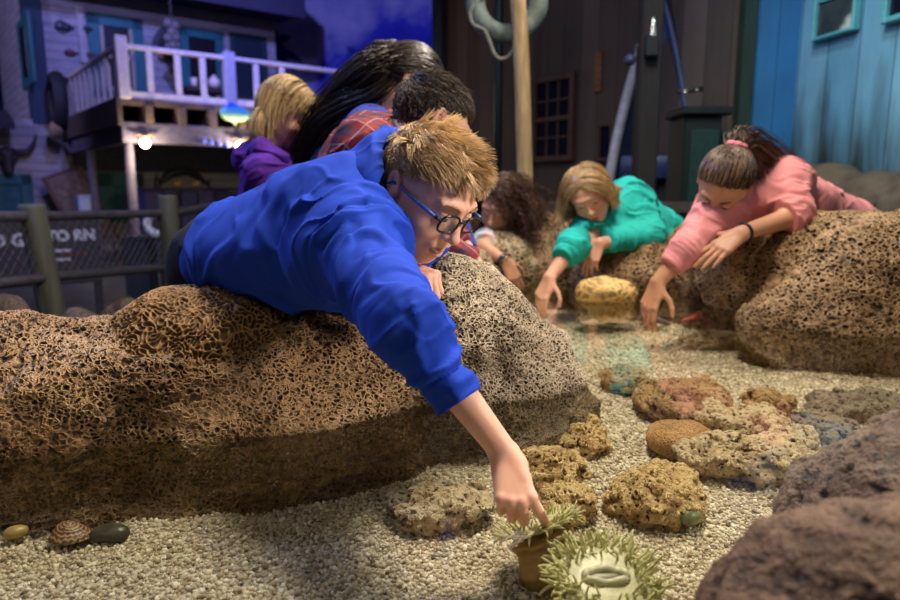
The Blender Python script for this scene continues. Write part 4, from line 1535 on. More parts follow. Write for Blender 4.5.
BLOND = hair_mat('blond_hair', (0.20, 0.115, 0.045), (0.66, 0.47, 0.235))
roots = hair_roots(2600, 5)
S = grow(hp, roots, (0.17 + 0.08 * np.clip((roots[:, 2]) / 0.1, 0, 1)) * np.interp(roots[:, 1], [0.02, 0.055], [1.0, 0.36]), combf(part=-0.012, down=0.25, back=0.3), 12, 0.009, grav=1.1, lift=0.12, jitter=0.06, seed=5)
hair_obj(hp, girl, BLOND, [(S, 0.0019 * np.ones(len(S)), None)], scalp(hp, 0.007, h=0.004))

# ============================================================ woman with long dark hair
NAVY = cloth_mat('royal_blue_cotton', (0.035, 0.05, 0.27), 600, 0.85, 0.15)
hw_ = Head(P(409, 85, 2.0), frame((0.82, 0.16, -0.58), (0, 0, 1)), 0.92)
pel, chest, nb = P(300, 245, 2.3), P(345, 175, 2.14), P(388, 118, 2.03)
sh = (P(370, 134, 1.88), P(400, 136, 2.22)); el = (P(392, 225, 1.80), P(450, 205, 2.15)); wr = (P(440, 262, 1.78), P(470, 262, 2.1))
hd_ = dict(d=(0.8, -0.1, -0.5), n=(0.3, 0, 1), curl=RELAX, s=0.92)
woman = make_person('woman with very long dark hair in a blue shirt, bending forward behind the plaid shirt', hw_, pel, chest, nb, sh, el, wr, (hd_, hd_), 1.08, SKIN, 0.003, 0.6, False)
face_parts(hw_, woman, PM, fine=False)
cuff = [w + unit(e - w) * 0.04 for w, e in zip(wr, el)]
pr = top_prims(pel, chest, nb, sh, el, cuff, 1.05, ((0.062, 0.046, 0.036),) * 2, 0.010)
garment('shirt', woman, NAVY, pr, 0.004, folds=[(pel, nb, 0.1, seg_fold(pel, nb, 14, 8, 13, 0.009)), (sh[0], el[0], 0.05, seg_fold(sh[0], el[0], 24, 9, 15, 0.009))], cuts=sleeve_cuts(el, cuff),
        sub=[cap(nb, hw_.L((0, -0.02, -0.06)), 0.052, 0.06)])
legs.toe = np.array([0.9, -0.4, 0])
legs(woman, pel, unit(sh[0] - sh[1]), 1.05, (pel * (1, 1, 0) + (0.02, -0.09, 0.46), pel * (1, 1, 0) + (0.02, 0.09, 0.46)), (pel * (1, 1, 0) + (-0.05, -0.1, 0), pel * (1, 1, 0) + (-0.05, 0.1, 0)), DENIM, SHOE)
DARKH = hair_mat('dark_brown_hair', (0.006, 0.005, 0.005), (0.05, 0.035, 0.028), 0.33)
roots = hair_roots(2400, 6)
gat = np.array((0.0, -0.104, -0.012))
S = arc_strands(hw_, roots, gat, 0.010, 12, 6)
r_ = np.random.default_rng(6)
gd = np.array(catmull([hw_.L((0.0, -0.085, 0.03)), hw_.L((0, -0.112, -0.02)), P(336, 106, 2.14), P(308, 150, 2.2), P(292, 200, 2.24), P(286, 222, 2.25)], 4))
K_ = len(gd)
S2 = gd[None] + r_.normal(size=(900, 1, 3)) * np.linspace(0.020, 0.030, K_)[None, :, None] + 0.0022 * r_.normal(size=(900, K_, 3)).cumsum(1) * 0.5
gd3 = np.array(catmull([P(392, 80, 1.96), P(376, 94, 1.97), P(350, 104, 2.02), P(325, 122, 2.1), P(300, 165, 2.18)], 4))
S3 = gd3[None] + r_.normal(size=(260, 1, 3)) * np.linspace(0.014, 0.02, len(gd3))[None, :, None]
hair_obj(hw_, woman, DARKH, [(S, 0.0020 * np.ones(len(S)), None), (S2, 0.0022 * np.ones(len(S2)), None), (S3, 0.0018 * np.ones(len(S3)), None)], scalp(hw_, 0.006, h=0.004))

# ============================================================ boy in the plaid shirt
def plaid(name, base, band, line, f=14.0):
    t = NT(name)
    c = t.coord()
    def stripes(v, off=0.0):
        d = t.n('VectorMath', {0: c, 1: tuple(unit(v))}, out=1, operation='DOT_PRODUCT')
        return t.math('FRACT', t.math('ADD', t.math('MULTIPLY', d, f), off))
    s1, s2 = stripes((0.75, -0.1, -0.65)), stripes((0.55, 0.45, 0.65), 0.3)
    col = base
    b1, b2 = t.math('LESS_THAN', s1, 0.42), t.math('LESS_THAN', s2, 0.42)
    col = t.mix(t.math('MULTIPLY', t.math('ADD', b1, b2), 0.46), col, band)
    l1 = t.math('LESS_THAN', t.math('ABSOLUTE', t.math('SUBTRACT', s1, 0.7)), 0.028)
    l2 = t.math('LESS_THAN', t.math('ABSOLUTE', t.math('SUBTRACT', s2, 0.7)), 0.028)
    col = t.mix(t.math('MULTIPLY', t.math('MAXIMUM', l1, l2), 0.75), col, line)
    t.bump(t.noise(600, 2, c), 0.2, 0.001)
    t.set(col, 0.85)
    return t.m


PLAID = plaid('red_plaid_flannel', (0.20, 0.007, 0.014), (0.014, 0.010, 0.035), (0.26, 0.17, 0.18), 17.0)
hq = Head(P(430, 124, 1.55), frame((0.80, 0.40, -0.48), (0, 0, 1)), 0.88)
pel, chest, nb = P(322, 255, 1.68), P(357, 180, 1.61), P(388, 142, 1.57)
sh = (P(362, 152, 1.46), P(398, 140, 1.72)); el = (P(405, 232, 1.38), P(440, 220, 1.65)); wr = (P(487, 276, 1.43), P(470, 255, 1.62))
hd_ = dict(d=(0.6, 0.0, -0.8), n=(0.7, -0.3, 0.5), curl=RELAX)
boy2 = make_person('boy with short dark hair in a red plaid shirt, leaning behind the boy in blue', hq, pel, chest, nb, sh, el, wr, (hd_, hd_), 0.95, SKIN, 0.003, 0.6, False)
face_parts(hq, boy2, PM, fine=False)
cuff = [P(472, 263, 1.415), wr[1] + unit(el[1] - wr[1]) * 0.03]
pr = top_prims(pel, chest, nb, sh, el, cuff, 0.95, ((0.058, 0.042, 0.031),) * 2, 0.012)
pr += [cap(P(352, 150, 1.58), P(364, 138, 1.58), 0.055, 0.05, k=0.04)]
garment('plaid_shirt', boy2, PLAID, pr, 0.004, folds=[(pel, nb, 0.1, seg_fold(pel, nb, 14, 9, 23, 0.009)), (sh[0], el[0], 0.05, seg_fold(sh[0], el[0], 24, 9, 25, 0.008))], cuts=sleeve_cuts(el, cuff),
        sub=[cap(nb, hq.L((0, -0.02, -0.06)), 0.052, 0.06)])
legs.toe = np.array([0.8, -0.5, 0])
legs(boy2, pel, unit(sh[0] - sh[1]), 0.95, (pel * (1, 1, 0) + (0.06, -0.09, 0.42), pel * (1, 1, 0) + (0.06, 0.09, 0.42)), (pel * (1, 1, 0) + (0.0, -0.1, 0), pel * (1, 1, 0) + (0.0, 0.1, 0)), DENIM, SHOE)
roots = hair_roots(3800, 8)
top = np.clip((roots[:, 2] - 0.03) / 0.06, 0, 1)
S = grow(hq, roots, 0.010 + 0.034 * top, combf(whorl=(0.0, -0.1, 0.07)), 7, 0.009, lift=0.35, jitter=0.16, seed=8)
hair_obj(hq, boy2, hair_mat('dark_brown_short_hair', (0.010, 0.007, 0.005), (0.105, 0.07, 0.045), 0.4), [(S, 0.0014 * np.ones(len(S)), None)], scalp(hq, 0.005, h=0.0035))

# ============================================================ curly haired girl
hc = Head(P(500, 206, 2.70), frame((-0.40, -0.78, -0.42), (0.16, 0, 1)), 0.93)
pel, chest, nb = P(535, 300, 3.02), P(520, 262, 2.86), P(510, 234, 2.78)
sh = (P(486, 240, 2.70), P(536, 240, 2.86)); el = (P(484, 248, 2.46), P(541, 254, 2.66)); wr = (P(505, 261, 2.385), P(511, 245, 2.55))
curly = make_person('girl with long curly brown hair, black top and a watch at the far rim', hc, pel, chest, nb, sh, el, wr,
                    (dict(d=(0.42, -0.1, -0.8), n=(0.35, -0.9, 0.2), curl=RELAX), dict(d=(-0.9, -0.35, -0.05), n=(0, -0.5, 0.9), curl=RELAX)), 0.92, SKIN2, 0.003, 0.5, True)
face_parts(hc, curly, PM, fine=False, teeth=True)
BLACKT = cloth_mat('black_jersey', (0.014, 0.014, 0.018), 600)
FLORAL = NT('floral_sleeve')
FLORAL.set(FLORAL.ramp(FLORAL.sep(FLORAL.voro(45, FLORAL.coord(), out=1), 0), [(0.0, (0.62, 0.6, 0.6)), (0.5, (0.62, 0.6, 0.6)), (0.7, (0.55, 0.25, 0.28)), (0.9, (0.3, 0.36, 0.4))], 'CONSTANT'), 0.85)
cuff = [sh[0] + (el[0] - sh[0]) * 0.86, sh[1] + (el[1] - sh[1]) * 0.8]
pr = torso(pel, chest, nb, sh[0], sh[1], 0.92, 0.006)
garment('top', curly, BLACKT, pr, 0.004, folds=[(pel, nb, 0.1, seg_fold(pel, nb, 14, 9, 27, 0.006))], sub=[cap(nb, hc.L((0, -0.02, -0.06)), 0.05, 0.06)])
for i in (0, 1):
    pr = [cap(sh[i], cuff[i] + unit(el[i] - sh[i]) * 0.03, 0.050, 0.046, k=0.03)]
    garment('sleeve', curly, FLORAL.m, pr, 0.004, folds=[(sh[i], el[i], 0.05, seg_fold(sh[i], el[i], 20, 9, 28, 0.006))], cuts=[(cuff[i], unit(el[i] - sh[i]), 0.07)])['label'] = 'white floral short sleeve'
fa = unit(wr[0] - el[0])
sd, up, d_ = basis(fa)
wp = wr[0] - fa * 0.012
ring = lambda c, r, n=24: [c + r * (sd * math.cos(2 * PI * k / n) + up * math.sin(2 * PI * k / n)) for k in range(n)]
wb = mk('watch_strap', MB().tube(ring(wp, 0.0195), 0.0055, 8, closed=True).vf(), plain('watch_black', (0.015, 0.015, 0.018), 0.4), curly)
mk('watch_face', MB().lathe(wp + unit(CAM - wp) * 0.020, [(0.016, -0.003), (0.017, 0.0), (0.016, 0.005), (0.012, 0.006)], 20, unit(CAM - wp)).vf(), plain('watch_dial', (0.03, 0.04, 0.06), 0.2), wb)
bb = mk('bracelet', MB().tube(ring(wr[0] + fa * 0.008, 0.0185), 0.0032, 8, closed=True).vf(), plain('bead_bracelet', (0.36, 0.2, 0.08), 0.4, 0.5, 200), curly)
legs.toe = np.array([-0.3, -1, 0])
legs(curly, pel, np.array([-1.0, 0, 0]), 0.92, (pel * (1, 1, 0) + (-0.09, 0.0, 0.4), pel * (1, 1, 0) + (0.09, 0, 0.4)), (pel * (1, 1, 0) + (-0.09, 0.05, 0), pel * (1, 1, 0) + (0.09, 0.05, 0)), DENIM, SHOE)
roots = hair_roots(1500, 9)
S = grow(hc, roots, 0.27 + 0.07 * np.random.default_rng(3).random(len(roots)), combf(part=0.03, down=0.15), 34, 0.018, grav=0.75, lift=0.35, jitter=0.16, seed=9, curl=0.009)
# most of it hangs over her left shoulder
sh_ = S - S[:, :1]
wgt = np.linspace(0, 1, S.shape[1])[None, :, None] ** 1.2
S = S + wgt * np.array((0.075, -0.01, 0.0)) * (S[:, :1, :1] > hc.c[0] - 0.045) * 0.8
hair_obj(hc, curly, hair_mat('curly_brown_hair', (0.022, 0.010, 0.006), (0.17, 0.075, 0.04), 0.4), [(S, 0.0026 * np.ones(len(S)), None)], scalp(hc, 0.009, h=0.004))

# ============================================================ girl in teal
TEAL = cloth_mat('teal_fleece', (0.015, 0.38, 0.34), 600, 0.85, 0.12, 0.3)
ht = Head(P(589, 193, 2.34), frame((-0.16, -0.80, -0.55), (-0.42, 0, 1)), 0.84)
pel, chest, nb = P(676, 258, 2.78), P(632, 230, 2.54), P(607, 219, 2.43)
sh = (P(590, 236, 2.36), P(632, 198, 2.52)); el = (P(573, 246, 2.24), P(650, 238, 2.37)); wr = (P(550, 277, 2.18), P(600, 243, 2.27))
cuff = [P(563, 259, 2.20), P(608, 241, 2.28)]
teal = make_person('girl with a blond bob in a teal fleece, one hand in the water', ht, pel, chest, nb, sh, el, wr,
                   (dict(d=(-0.35, -0.15, -0.8), n=(-0.5, -0.6, 0.5), curl=RELAX), dict(d=(-0.45, -0.2, -0.95), n=(-0.5, -0.75, 0.2), curl=RELAX, s=0.7)), 0.95, SKIN, 0.003, 0.55, False)
face_parts(ht, teal, PM, fine=False, brow=plain('fair_brow', (0.32, 0.19, 0.1), 0.6))
pr = top_prims(pel, chest, nb, sh, el, cuff, 0.95, ((0.060, 0.047, 0.034), (0.064, 0.050, 0.036)), 0.016)
pr += [cap(nb + (0.0, -0.01, -0.01), ht.L((0, -0.04, -0.085)), 0.056, 0.052, k=0.02)]
garment('fleece', teal, TEAL, pr, 0.0038, folds=[(pel, nb, 0.1, seg_fold(pel, nb, 15, 9, 33, 0.009)), (sh[0], el[0], 0.05, seg_fold(sh[0], el[0], 28, 9, 35, 0.008)), (sh[1], el[1], 0.05, seg_fold(sh[1], el[1], 28, 9, 36, 0.009)), (el[1], cuff[1], 0.04, seg_fold(el[1], cuff[1], 34, 9, 37, 0.006))],
        cuts=sleeve_cuts(el, cuff), sub=[cap(nb + (ht.L((0, 0, -0.09)) - nb) * 0.5, ht.L((0, -0.0, -0.09)), 0.038, 0.046)], inset=[(cuff[0] - unit(cuff[0] - el[0]) * 0.03, unit(cuff[0] - el[0]), 0.06, 0.004)])
legs.toe = np.array([-0.6, -0.8, 0])
legs(teal, pel, unit(sh[0] - sh[1]) * (1, 1, 0), 0.95, (pel * (1, 1, 0) + (-0.1, 0.03, 0.42), pel * (1, 1, 0) + (0.08, 0.08, 0.42)), (pel * (1, 1, 0) + (-0.06, 0.1, 0), pel * (1, 1, 0) + (0.1, 0.14, 0)), cloth_mat('lavender_trousers', (0.22, 0.2, 0.42), 500), SHOE)
roots = hair_roots(2600, 10)
S = grow(ht, roots, 0.120 + 0.075 * np.clip(roots[:, 2] / 0.1, 0, 1), combf(part=0.006, down=0.3), 12, 0.007, grav=0.75, lift=0.08, jitter=0.05, seed=10)
hair_obj(ht, teal, hair_mat('ash_blond_hair', (0.24, 0.14, 0.055), (0.70, 0.50, 0.26)), [(S, 0.0019 * np.ones(len(S)), None)], scalp(ht, 0.007, h=0.004))

# ============================================================ girl in pink
PINK = cloth_mat('pink_jersey', (0.62, 0.235, 0.245), 600, 0.85, 0.1, 0.3)
hk = Head(P(724, 184, 1.93), frame((-0.46, -0.46, -0.76), (0.30, 0, 1)), 0.88)
pel, chest, nb = P(842, 238, 2.36), P(785, 212, 2.14), P(757, 196, 2.02)
sh = (P(716, 214, 1.95), P(787, 182, 2.04)); el = (P(686, 250, 1.87), P(791, 217, 1.90)); wr = (P(658, 282, 1.865), P(742, 233, 1.83))
cuff = [P(670, 267, 1.867), P(784, 219, 1.893)]
pink = make_person('girl with tied back brown hair in a pink top, reaching down into the water', hk, pel, chest, nb, sh, el, wr,
                   (dict(d=(-0.32, -0.12, -0.85), n=(-0.6, -0.5, 0.4), curl=RELAX), dict(d=(-0.75, -0.15, -0.5), n=(-0.3, -0.7, 0.6), curl=FLAT)), 0.98, SKIN2, 0.003, 0.6, False)
face_parts(hk, pink, PM, fine=False)
pr = top_prims(pel, chest, nb, sh, el, cuff, 0.98, ((0.056, 0.042, 0.034), (0.062, 0.050, 0.044)), 0.012)
pr += [cap(chest + (0, 0, 0.01), P(850, 222, 2.36), 0.075, 0.06, k=0.05)]
garment('top', pink, PINK, pr, 0.0038, folds=[(pel, nb, 0.1, seg_fold(pel, nb, 15, 9, 43, 0.007)), (sh[0], el[0], 0.05, seg_fold(sh[0], el[0], 30, 9, 45, 0.007)), (el[0], cuff[0], 0.04, seg_fold(el[0], cuff[0], 42, 9, 46, 0.006)), (sh[1], el[1], 0.05, seg_fold(sh[1], el[1], 30, 9, 47, 0.009))],
        cuts=sleeve_cuts(el, cuff), sub=[cap(nb, hk.L((0, 0.0, -0.075)), 0.054, 0.06)])
fa = unit(wr[1] - el[1]); sd, up, d_ = basis(fa)
wbnd = mk('wristband', MB().tube(ring(wr[1] - fa * 0.012, 0.0235), 0.0045, 8, closed=True).vf(), plain('black_band', (0.012, 0.012, 0.014), 0.4), pink)
legs.toe = np.array([-0.7, -0.6, 0])
legs(pink, pel, unit(sh[0] - sh[1]) * (1, 1, 0), 0.98, (pel * (1, 1, 0) + (-0.08, -0.0, 0.42), pel * (1, 1, 0) + (0.06, 0.1, 0.42)), (pel * (1, 1, 0) + (-0.02, 0.06, 0), pel * (1, 1, 0) + (0.1, 0.16, 0)), DENIM, SHOE)
tie = np.array((0.0, -0.084, 0.078))
roots = hair_roots(2400, 12)
dist = np.linalg.norm(roots - tie, axis=1)
S = arc_strands(hk, roots, tie, 0.008, 12, 12)
BROWNH = hair_mat('chestnut_hair', (0.022, 0.012, 0.007), (0.17, 0.095, 0.05), 0.45)
r_ = np.random.default_rng(5)
pt = tie + r_.normal(size=(420, 3)) * np.array((0.008, 0.006, 0.008))
n0 = hk.c + (pt * hk.s) @ hk.R.T
path = np.stack([hk.L(tie), hk.L(tie) + (0.035, 0.03, 0.022), P(766, 158, 2.06), P(778, 178, 2.12), P(770, 200, 2.16)])
pp = np.array(catmull(list(path), 4))
fan = np.linspace(0.010, 0.034, len(pp))[None, :, None]
S2 = pp[None] + r_.normal(size=(420, 1, 3)) * fan + 0.004 * r_.normal(size=(420, len(pp), 3)).cumsum(1) * 0.4
path3 = np.array(catmull([hk.L(tie), P(755, 178, 1.99), P(752, 200, 1.985), P(748, 222, 1.99)], 4))
S3 = path3[None] + r_.normal(size=(260, 1, 3)) * np.linspace(0.008, 0.022, len(path3))[None, :, None]
V1 = hair_obj(hk, pink, BROWNH, [(S, 0.0018 * np.ones(len(S)), None), (S2, 0.0017 * np.ones(len(S2)), None), (S3, 0.0017 * np.ones(len(S3)), None)], scalp(hk, 0.005, h=0.004))
sd, up, d_ = basis(unit(hk.D(tie - np.array((0, -0.008, 0.032)))))
tc = hk.L(tie * 1.08)
mk('scrunchie', MB().tube([tc + (0.020 + 0.003 * math.sin(7 * a)) * (sd * math.cos(a) + up * math.sin(a)) for a in np.linspace(0, 2 * PI, 41)[:-1]], 0.0095, 10, closed=True).vf(), cloth_mat('pink_scrunchie', (0.66, 0.22, 0.26), 400), pink)
# ------------------------------------------------------------------ hall shell
t = NT('hall_floor_material')
t.set(t.ramp(t.noise(2.5, 5, t.coord()), [(0.3, (0.05, 0.05, 0.06)), (0.7, (0.10, 0.10, 0.12))]), 0.35)
tag(mk('floor', ([(-14, -2, 0), (4.5, -2, 0), (4.5, 15.2, 0), (-14, 15.2, 0)], [(0, 1, 2, 3)]), t.m, smooth=False), kind='structure')


def struct(name, vf, m, smooth=False):
    return tag(mk(name, vf, m, smooth=smooth), kind='structure')


def wallbox(x0, y0, x1, y1, z0, z1, th=0.1):
    a, b = np.array([x0, y0, 0.0]), np.array([x1, y1, 0.0])
    d = unit(b - a); n = np.array([d[1], -d[0], 0])      # towards the viewer's side
    return MB().prism([a + (0, 0, z0), b + (0, 0, z0), b - n * th + (0, 0, z0), a - n * th + (0, 0, z0)][::-1], (0, 0, z1 - z0)).vf()


def plank_mat(name, d, c1, c2, w=0.17, rough=0.8, dirt=None, var=0.6, groove=0.03):
    t = NT(name)
    p = t.wpos()
    u = t.math('DIVIDE', t.n('VectorMath', {0: p, 1: tuple(d)}, out=1, operation='DOT_PRODUCT'), w)
    fr = t.math('FRACT', u)
    idn = t.n('TexWhiteNoise', {'W': t.math('FLOOR', u)}, out=0, noise_dimensions='1D')
    f = t.noise(1.0, 5, t.vscale(p, (30, 30, 1.6)), 0.6)
    f2 = t.noise(2.2, 4, p)
    k = t.math('ADD', t.math('MULTIPLY', idn, var), t.math('MULTIPLY', f, 1 - var))
    col = t.mix(k, c1, c2)
    col = t.mix(t.n('MapRange', {0: f2, 1: 0.4, 2: 0.7, 4: 0.5}), col, t.mix(1.0, col, (0.5, 0.5, 0.5), 'MULTIPLY'))
    g = t.math('LESS_THAN', fr, groove)
    col = t.mix(g, col, t.mix(1.0, col, (0.25, 0.25, 0.25), 'MULTIPLY'))
    if dirt is not None:
        z = t.sep(p, 2)
        n = t.noise(1.0, 4, t.vscale(p, (9, 9, 1.4)))
        zz = t.math('ADD', z, t.math('MULTIPLY', t.math('SUBTRACT', n, 0.5), -1.1))
        col = t.mix(t.n('MapRange', {0: zz, 1: dirt + 0.28, 2: dirt - 0.25, 3: 0.0, 4: 0.93}), col, (0.018, 0.018, 0.016))
    t.bump(t.math('ADD', t.math('MULTIPLY', g, -1.0), t.math('MULTIPLY', f, 0.2)), 0.6, 0.012)
    return t.set(col, rough)


# painted sky behind everything
t = NT('mural_paint')
p = t.wpos()
n = t.noise(0.5, 5, t.vadd(p, (3.1, 0, 0.4)), 0.6)
_cc = P(338, 18, 15.0)
dd_ = t.n('VectorMath', {0: t.vscale(p, (1, 1, 1.3)), 1: tuple(_cc * (1, 1, 1.3))}, out=1, operation='DISTANCE')
n = t.math('ADD', n, t.n('MapRange', {0: dd_, 1: 0.0, 2: 1.7, 3: 0.17, 4: -0.04}))
col = t.ramp(n, [(0.36, (0.012, 0.018, 0.34)), (0.48, (0.045, 0.05, 0.46)), (0.57, (0.26, 0.25, 0.50)), (0.70, (0.46, 0.42, 0.62))])
t.set(col, 0.9)
struct('wall_back', wallbox(-14, 15.0, -0.05, 15.0, 0, 7.5), t.m)
struct('wall_left', wallbox(-14, -2, -14, 15.0, 0, 7.5), t.m)
DW0, DW1 = np.array([-0.10, 7.25, 0]), np.array([1.89, 4.43, 0])
dw = unit(DW1 - DW0)
dn = np.array([dw[1], -dw[0], 0])
DARKWALL = plank_mat('dark_barn_boards', dw, (0.045, 0.030, 0.024), (0.15, 0.105, 0.085), 0.19)
struct('wall_center', wallbox(DW0[0], DW0[1], DW1[0], DW1[1], 0, 4.6), DARKWALL)
struct('wall_return', wallbox(-0.10, 15.0, -0.10, 7.25, 0, 7.5), DARKWALL)
struct('trim_1', MB().box(DW0 + dn * 0.04 + (0, 0, 2.3), (0.1, 0.1, 4.6)).vf(), wood_mat('grey_corner_board', (0.10, 0.10, 0.13), (0.17, 0.17, 0.2)))
BW0, BW1, BW2 = np.array([1.89, 4.38, 0]), np.array([2.15, 4.33, 0]), np.array([3.05, -0.4, 0])
struct('wall_blue', wallbox(BW0[0], BW0[1], BW1[0], BW1[1], 0, 4.6), plank_mat('blue_boards_shaded', unit(BW1 - BW0), (0.012, 0.13, 0.36), (0.02, 0.19, 0.45), 0.13, 0.6, 1.05, 0.35))  # darker copy of the blue boards: this face's dimmer light is in the colour
bd = unit(BW2 - BW1); bn = np.array([bd[1], -bd[0], 0])
struct('wall_right', wallbox(BW1[0], BW1[1], BW2[0], BW2[1], 0, 4.6), plank_mat('blue_boards_lit', bd, (0.09, 0.31, 0.50), (0.26, 0.54, 0.68), 0.24, 0.6, 1.34, 0.45))  # paler copy of the same boards, the brighter light painted into the colour
struct('trim_2', MB().box(BW0 + (-0.05, -0.02, 2.3), (0.08, 0.09, 4.6)).vf(), wood_mat('dark_green_corner_board', (0.010, 0.028, 0.022), (0.02, 0.05, 0.035)))


def on_plane(px, py, o, n):
    d = ray(px, py)
    return CAM + d * (((o - CAM) @ n) / (d @ n))


# mud coloured ledge at the foot of the blue wall
pr = []
for s in np.linspace(0, 1, 14):
    c = BW1 + (BW2 - BW1) * s * 0.75 + bn * (0.12 if bn[0] < 0 else -0.12)
    pr.append(cap(c + (0, 0, 0.1), c + (0, 0, 1.02 + 0.03 * math.sin(s * 17)), 0.2, 0.15, k=0.15))
lo, hi = prim_bounds(pr, 0.06)
struct('trim_3', sdf_mesh(bumpy(pr, 0.03, 5, 91, 4), lo, hi, 0.022, 0.06), plain('mud_ledge', (0.085, 0.066, 0.042), 0.85, 0.5, 6, 0.4), True)
pr = [cap((0.9, 3.55, 0.1), (1.9, 3.2, 0.1), 0.12, k=0.05), cap((0.9, 3.55, 0.86), (1.9, 3.2, 0.86), 0.12, k=0.05), cap((0.9, 3.55, 0.45), (1.9, 3.2, 0.45), 0.13, k=0.4)]
LW0, LW1 = np.array([0.55, 3.72, 0]), np.array([2.45, 3.25, 0])
struct('wall_low', wallbox(LW0[0], LW0[1], LW1[0], LW1[1], 0, 0.93, 0.14), plain('grey_render', (0.11, 0.105, 0.105), 0.85, 0.4, 18, 0.5))
lwd = unit(LW1 - LW0)
struct('trim_4', MB().bar(LW0 + (0, 0.05, 0.955), LW1 + (0, 0.05, 0.955), 0.2, 0.05).vf(), wood_mat('dark_cap_rail', (0.03, 0.025, 0.025), (0.06, 0.05, 0.045), 0))


# windows of the barn wall
def window(name, o, n, x0, y0, x1, y1, fm, pm, cols, rows, mid=True, fw=0.05):
    """pixel rectangle of the opening read on the wall plane; frame and muntins stand proud of the boards"""
    n = np.asarray(n, float)
    a = on_plane((x0 + x1) / 2, (y0 + y1) / 2, o, n)
    along = unit(np.cross((0, 0, 1), n))
    if along[0] < 0:
        along = -along
    wl, wr_ = on_plane(x0, (y0 + y1) / 2, o, n), on_plane(x1, (y0 + y1) / 2, o, n)
    w = abs((wr_ - wl) @ along)
    zt, zb = on_plane((x0 + x1) / 2, y0, o, n)[2], on_plane((x0 + x1) / 2, y1, o, n)[2]
    c = np.array([a[0], a[1], (zt + zb) / 2]) + n * 0.02
    h = zt - zb
    ax = np.array([along, n, (0, 0, 1)])
    root = tag(mk(name, MB().box(c, (w, 0.02, h), ax).vf(), pm, smooth=False), kind='structure')
    mb = MB()
    for sx in (-1, 1):
        mb.box(c + along * sx * (w / 2 + fw / 2) + n * 0.012, (fw, 0.05, h + 2 * fw), ax, 0.006)
    for sz in (-1, 1):
        mb.box(c + np.array((0, 0, sz * (h / 2 + fw / 2))) + n * 0.012, (w, 0.05, fw), ax, 0.006)
    if mid:
        mb.box(c + n * 0.014, (w, 0.04, fw * 0.8), ax, 0.005)
    for i in range(1, cols):
        mb.box(c + along * (-w / 2 + w * i / cols) + n * 0.012, (0.014, 0.02, h), ax)
    for i in range(1, rows):
        mb.box(c + np.array((0, 0, -h / 2 + h * i / rows)) + n * 0.012, (w, 0.02, 0.014), ax)
    mk('window_frame', mb.vf(), fm, root, smooth=False)
    return root


PANE = plain('dark_pane', (0.008, 0.009, 0.018), 0.12, 0.1)
RUST = wood_mat('rust_brown_frame', (0.055, 0.026, 0.018), (0.10, 0.05, 0.035))
fnorm = dn if dn[1] < 0 else -dn
window('window_1', DW0, fnorm, 539, 82, 572, 156, RUST, PANE, 3, 4)
window('window_2', DW0, fnorm, 603, 127, 614, 158, RUST, PANE, 1, 1, False, 0.03)
bnorm = bn if bn[0] < 0 else -bn
t = NT('hazy_pane'); n = t.noise(3.2, 4, t.coord())
t.set(t.ramp(n, [(0.42, (0.035, 0.05, 0.055)), (0.55, (0.06, 0.08, 0.08)), (0.62, (0.55, 0.62, 0.55))]), 0.15)
TEALF = plain('teal_frame', (0.10, 0.42, 0.48), 0.5)
window('window_3', BW1, bnorm, 824, -40, 861, 32, TEALF, t.m, 1, 2, False, 0.02)
window('window_4', BW1, bnorm, 898, -60, 930, 12, TEALF, PANE, 1, 2, False, 0.03)

# ------------------------------------------------------------------ things before the barn wall
t = NT('weathered_pole'); c = t.coord()
f = t.noise(1.0, 5, t.vscale(c, (40, 40, 5)))
t.bump(f, 0.5, 0.01)
POLE = t.set(t.ramp(f, [(0.3, (0.20, 0.125, 0.055)), (0.55, (0.36, 0.245, 0.12)), (0.75, (0.52, 0.39, 0.22))]), 0.75)
a, b = P(516, -30, 3.25), P(528, 225, 3.25)
b = b + (b - a) / (b - a)[2] * (0 - b[2])
pth = [a + (b - a) * s + (0.006 * math.sin(9 * s), 0, 0) for s in np.linspace(0, 1, 14)]
tag(mk('pole', MB().tube(pth, [0.036 + 0.004 * s for s in np.linspace(0, 1, 14)], 18).vf(), POLE), 'tall round weathered tan pole rising behind the curly haired girl', 'pole')

ringc = P(507, 2, 3.34)
lr = empty('life_ring', ringc - (0, 0, 0.22), 'old grey green life ring with hanging rope, behind the tan pole', 'life ring')
rp = [ringc + 0.148 * np.array((math.cos(a), 0.12 * math.sin(a), math.sin(a))) for a in np.linspace(0, 2 * PI, 41)[:-1]]
mk('ring', MB().tube(rp, 0.046, 14, closed=True).vf(), plain('ring_canvas', (0.10, 0.13, 0.12), 0.8, 0.5, 16), lr)
rope = catmull([P(485, -5, 3.3), P(471, 10, 3.3), P(473, 24, 3.3), P(484, 30, 3.29), P(489, 40, 3.29), P(495, 55, 3.29), P(503, 59, 3.29), P(512, 52, 3.3), P(518, 35, 3.3)], 5)
mk('rope', MB().tube(rope, 0.0085, 8).vf(), plain('rope', (0.17, 0.17, 0.15), 0.9, 0.3, 80), lr)
a = P(497, 300, 5.9)
tag(mk('drainpipe', MB().tube([P(497, 218, 5.6) * (1, 1, 0), P(497, 218, 5.6) * (1, 1, 0) + (0, 0, 3.9)], 0.035, 12).vf(), plain('green_pipe', (0.006, 0.02, 0.018), 0.5)), 'thin dark green upright pipe on barn wall left of tan pole', 'pipe')

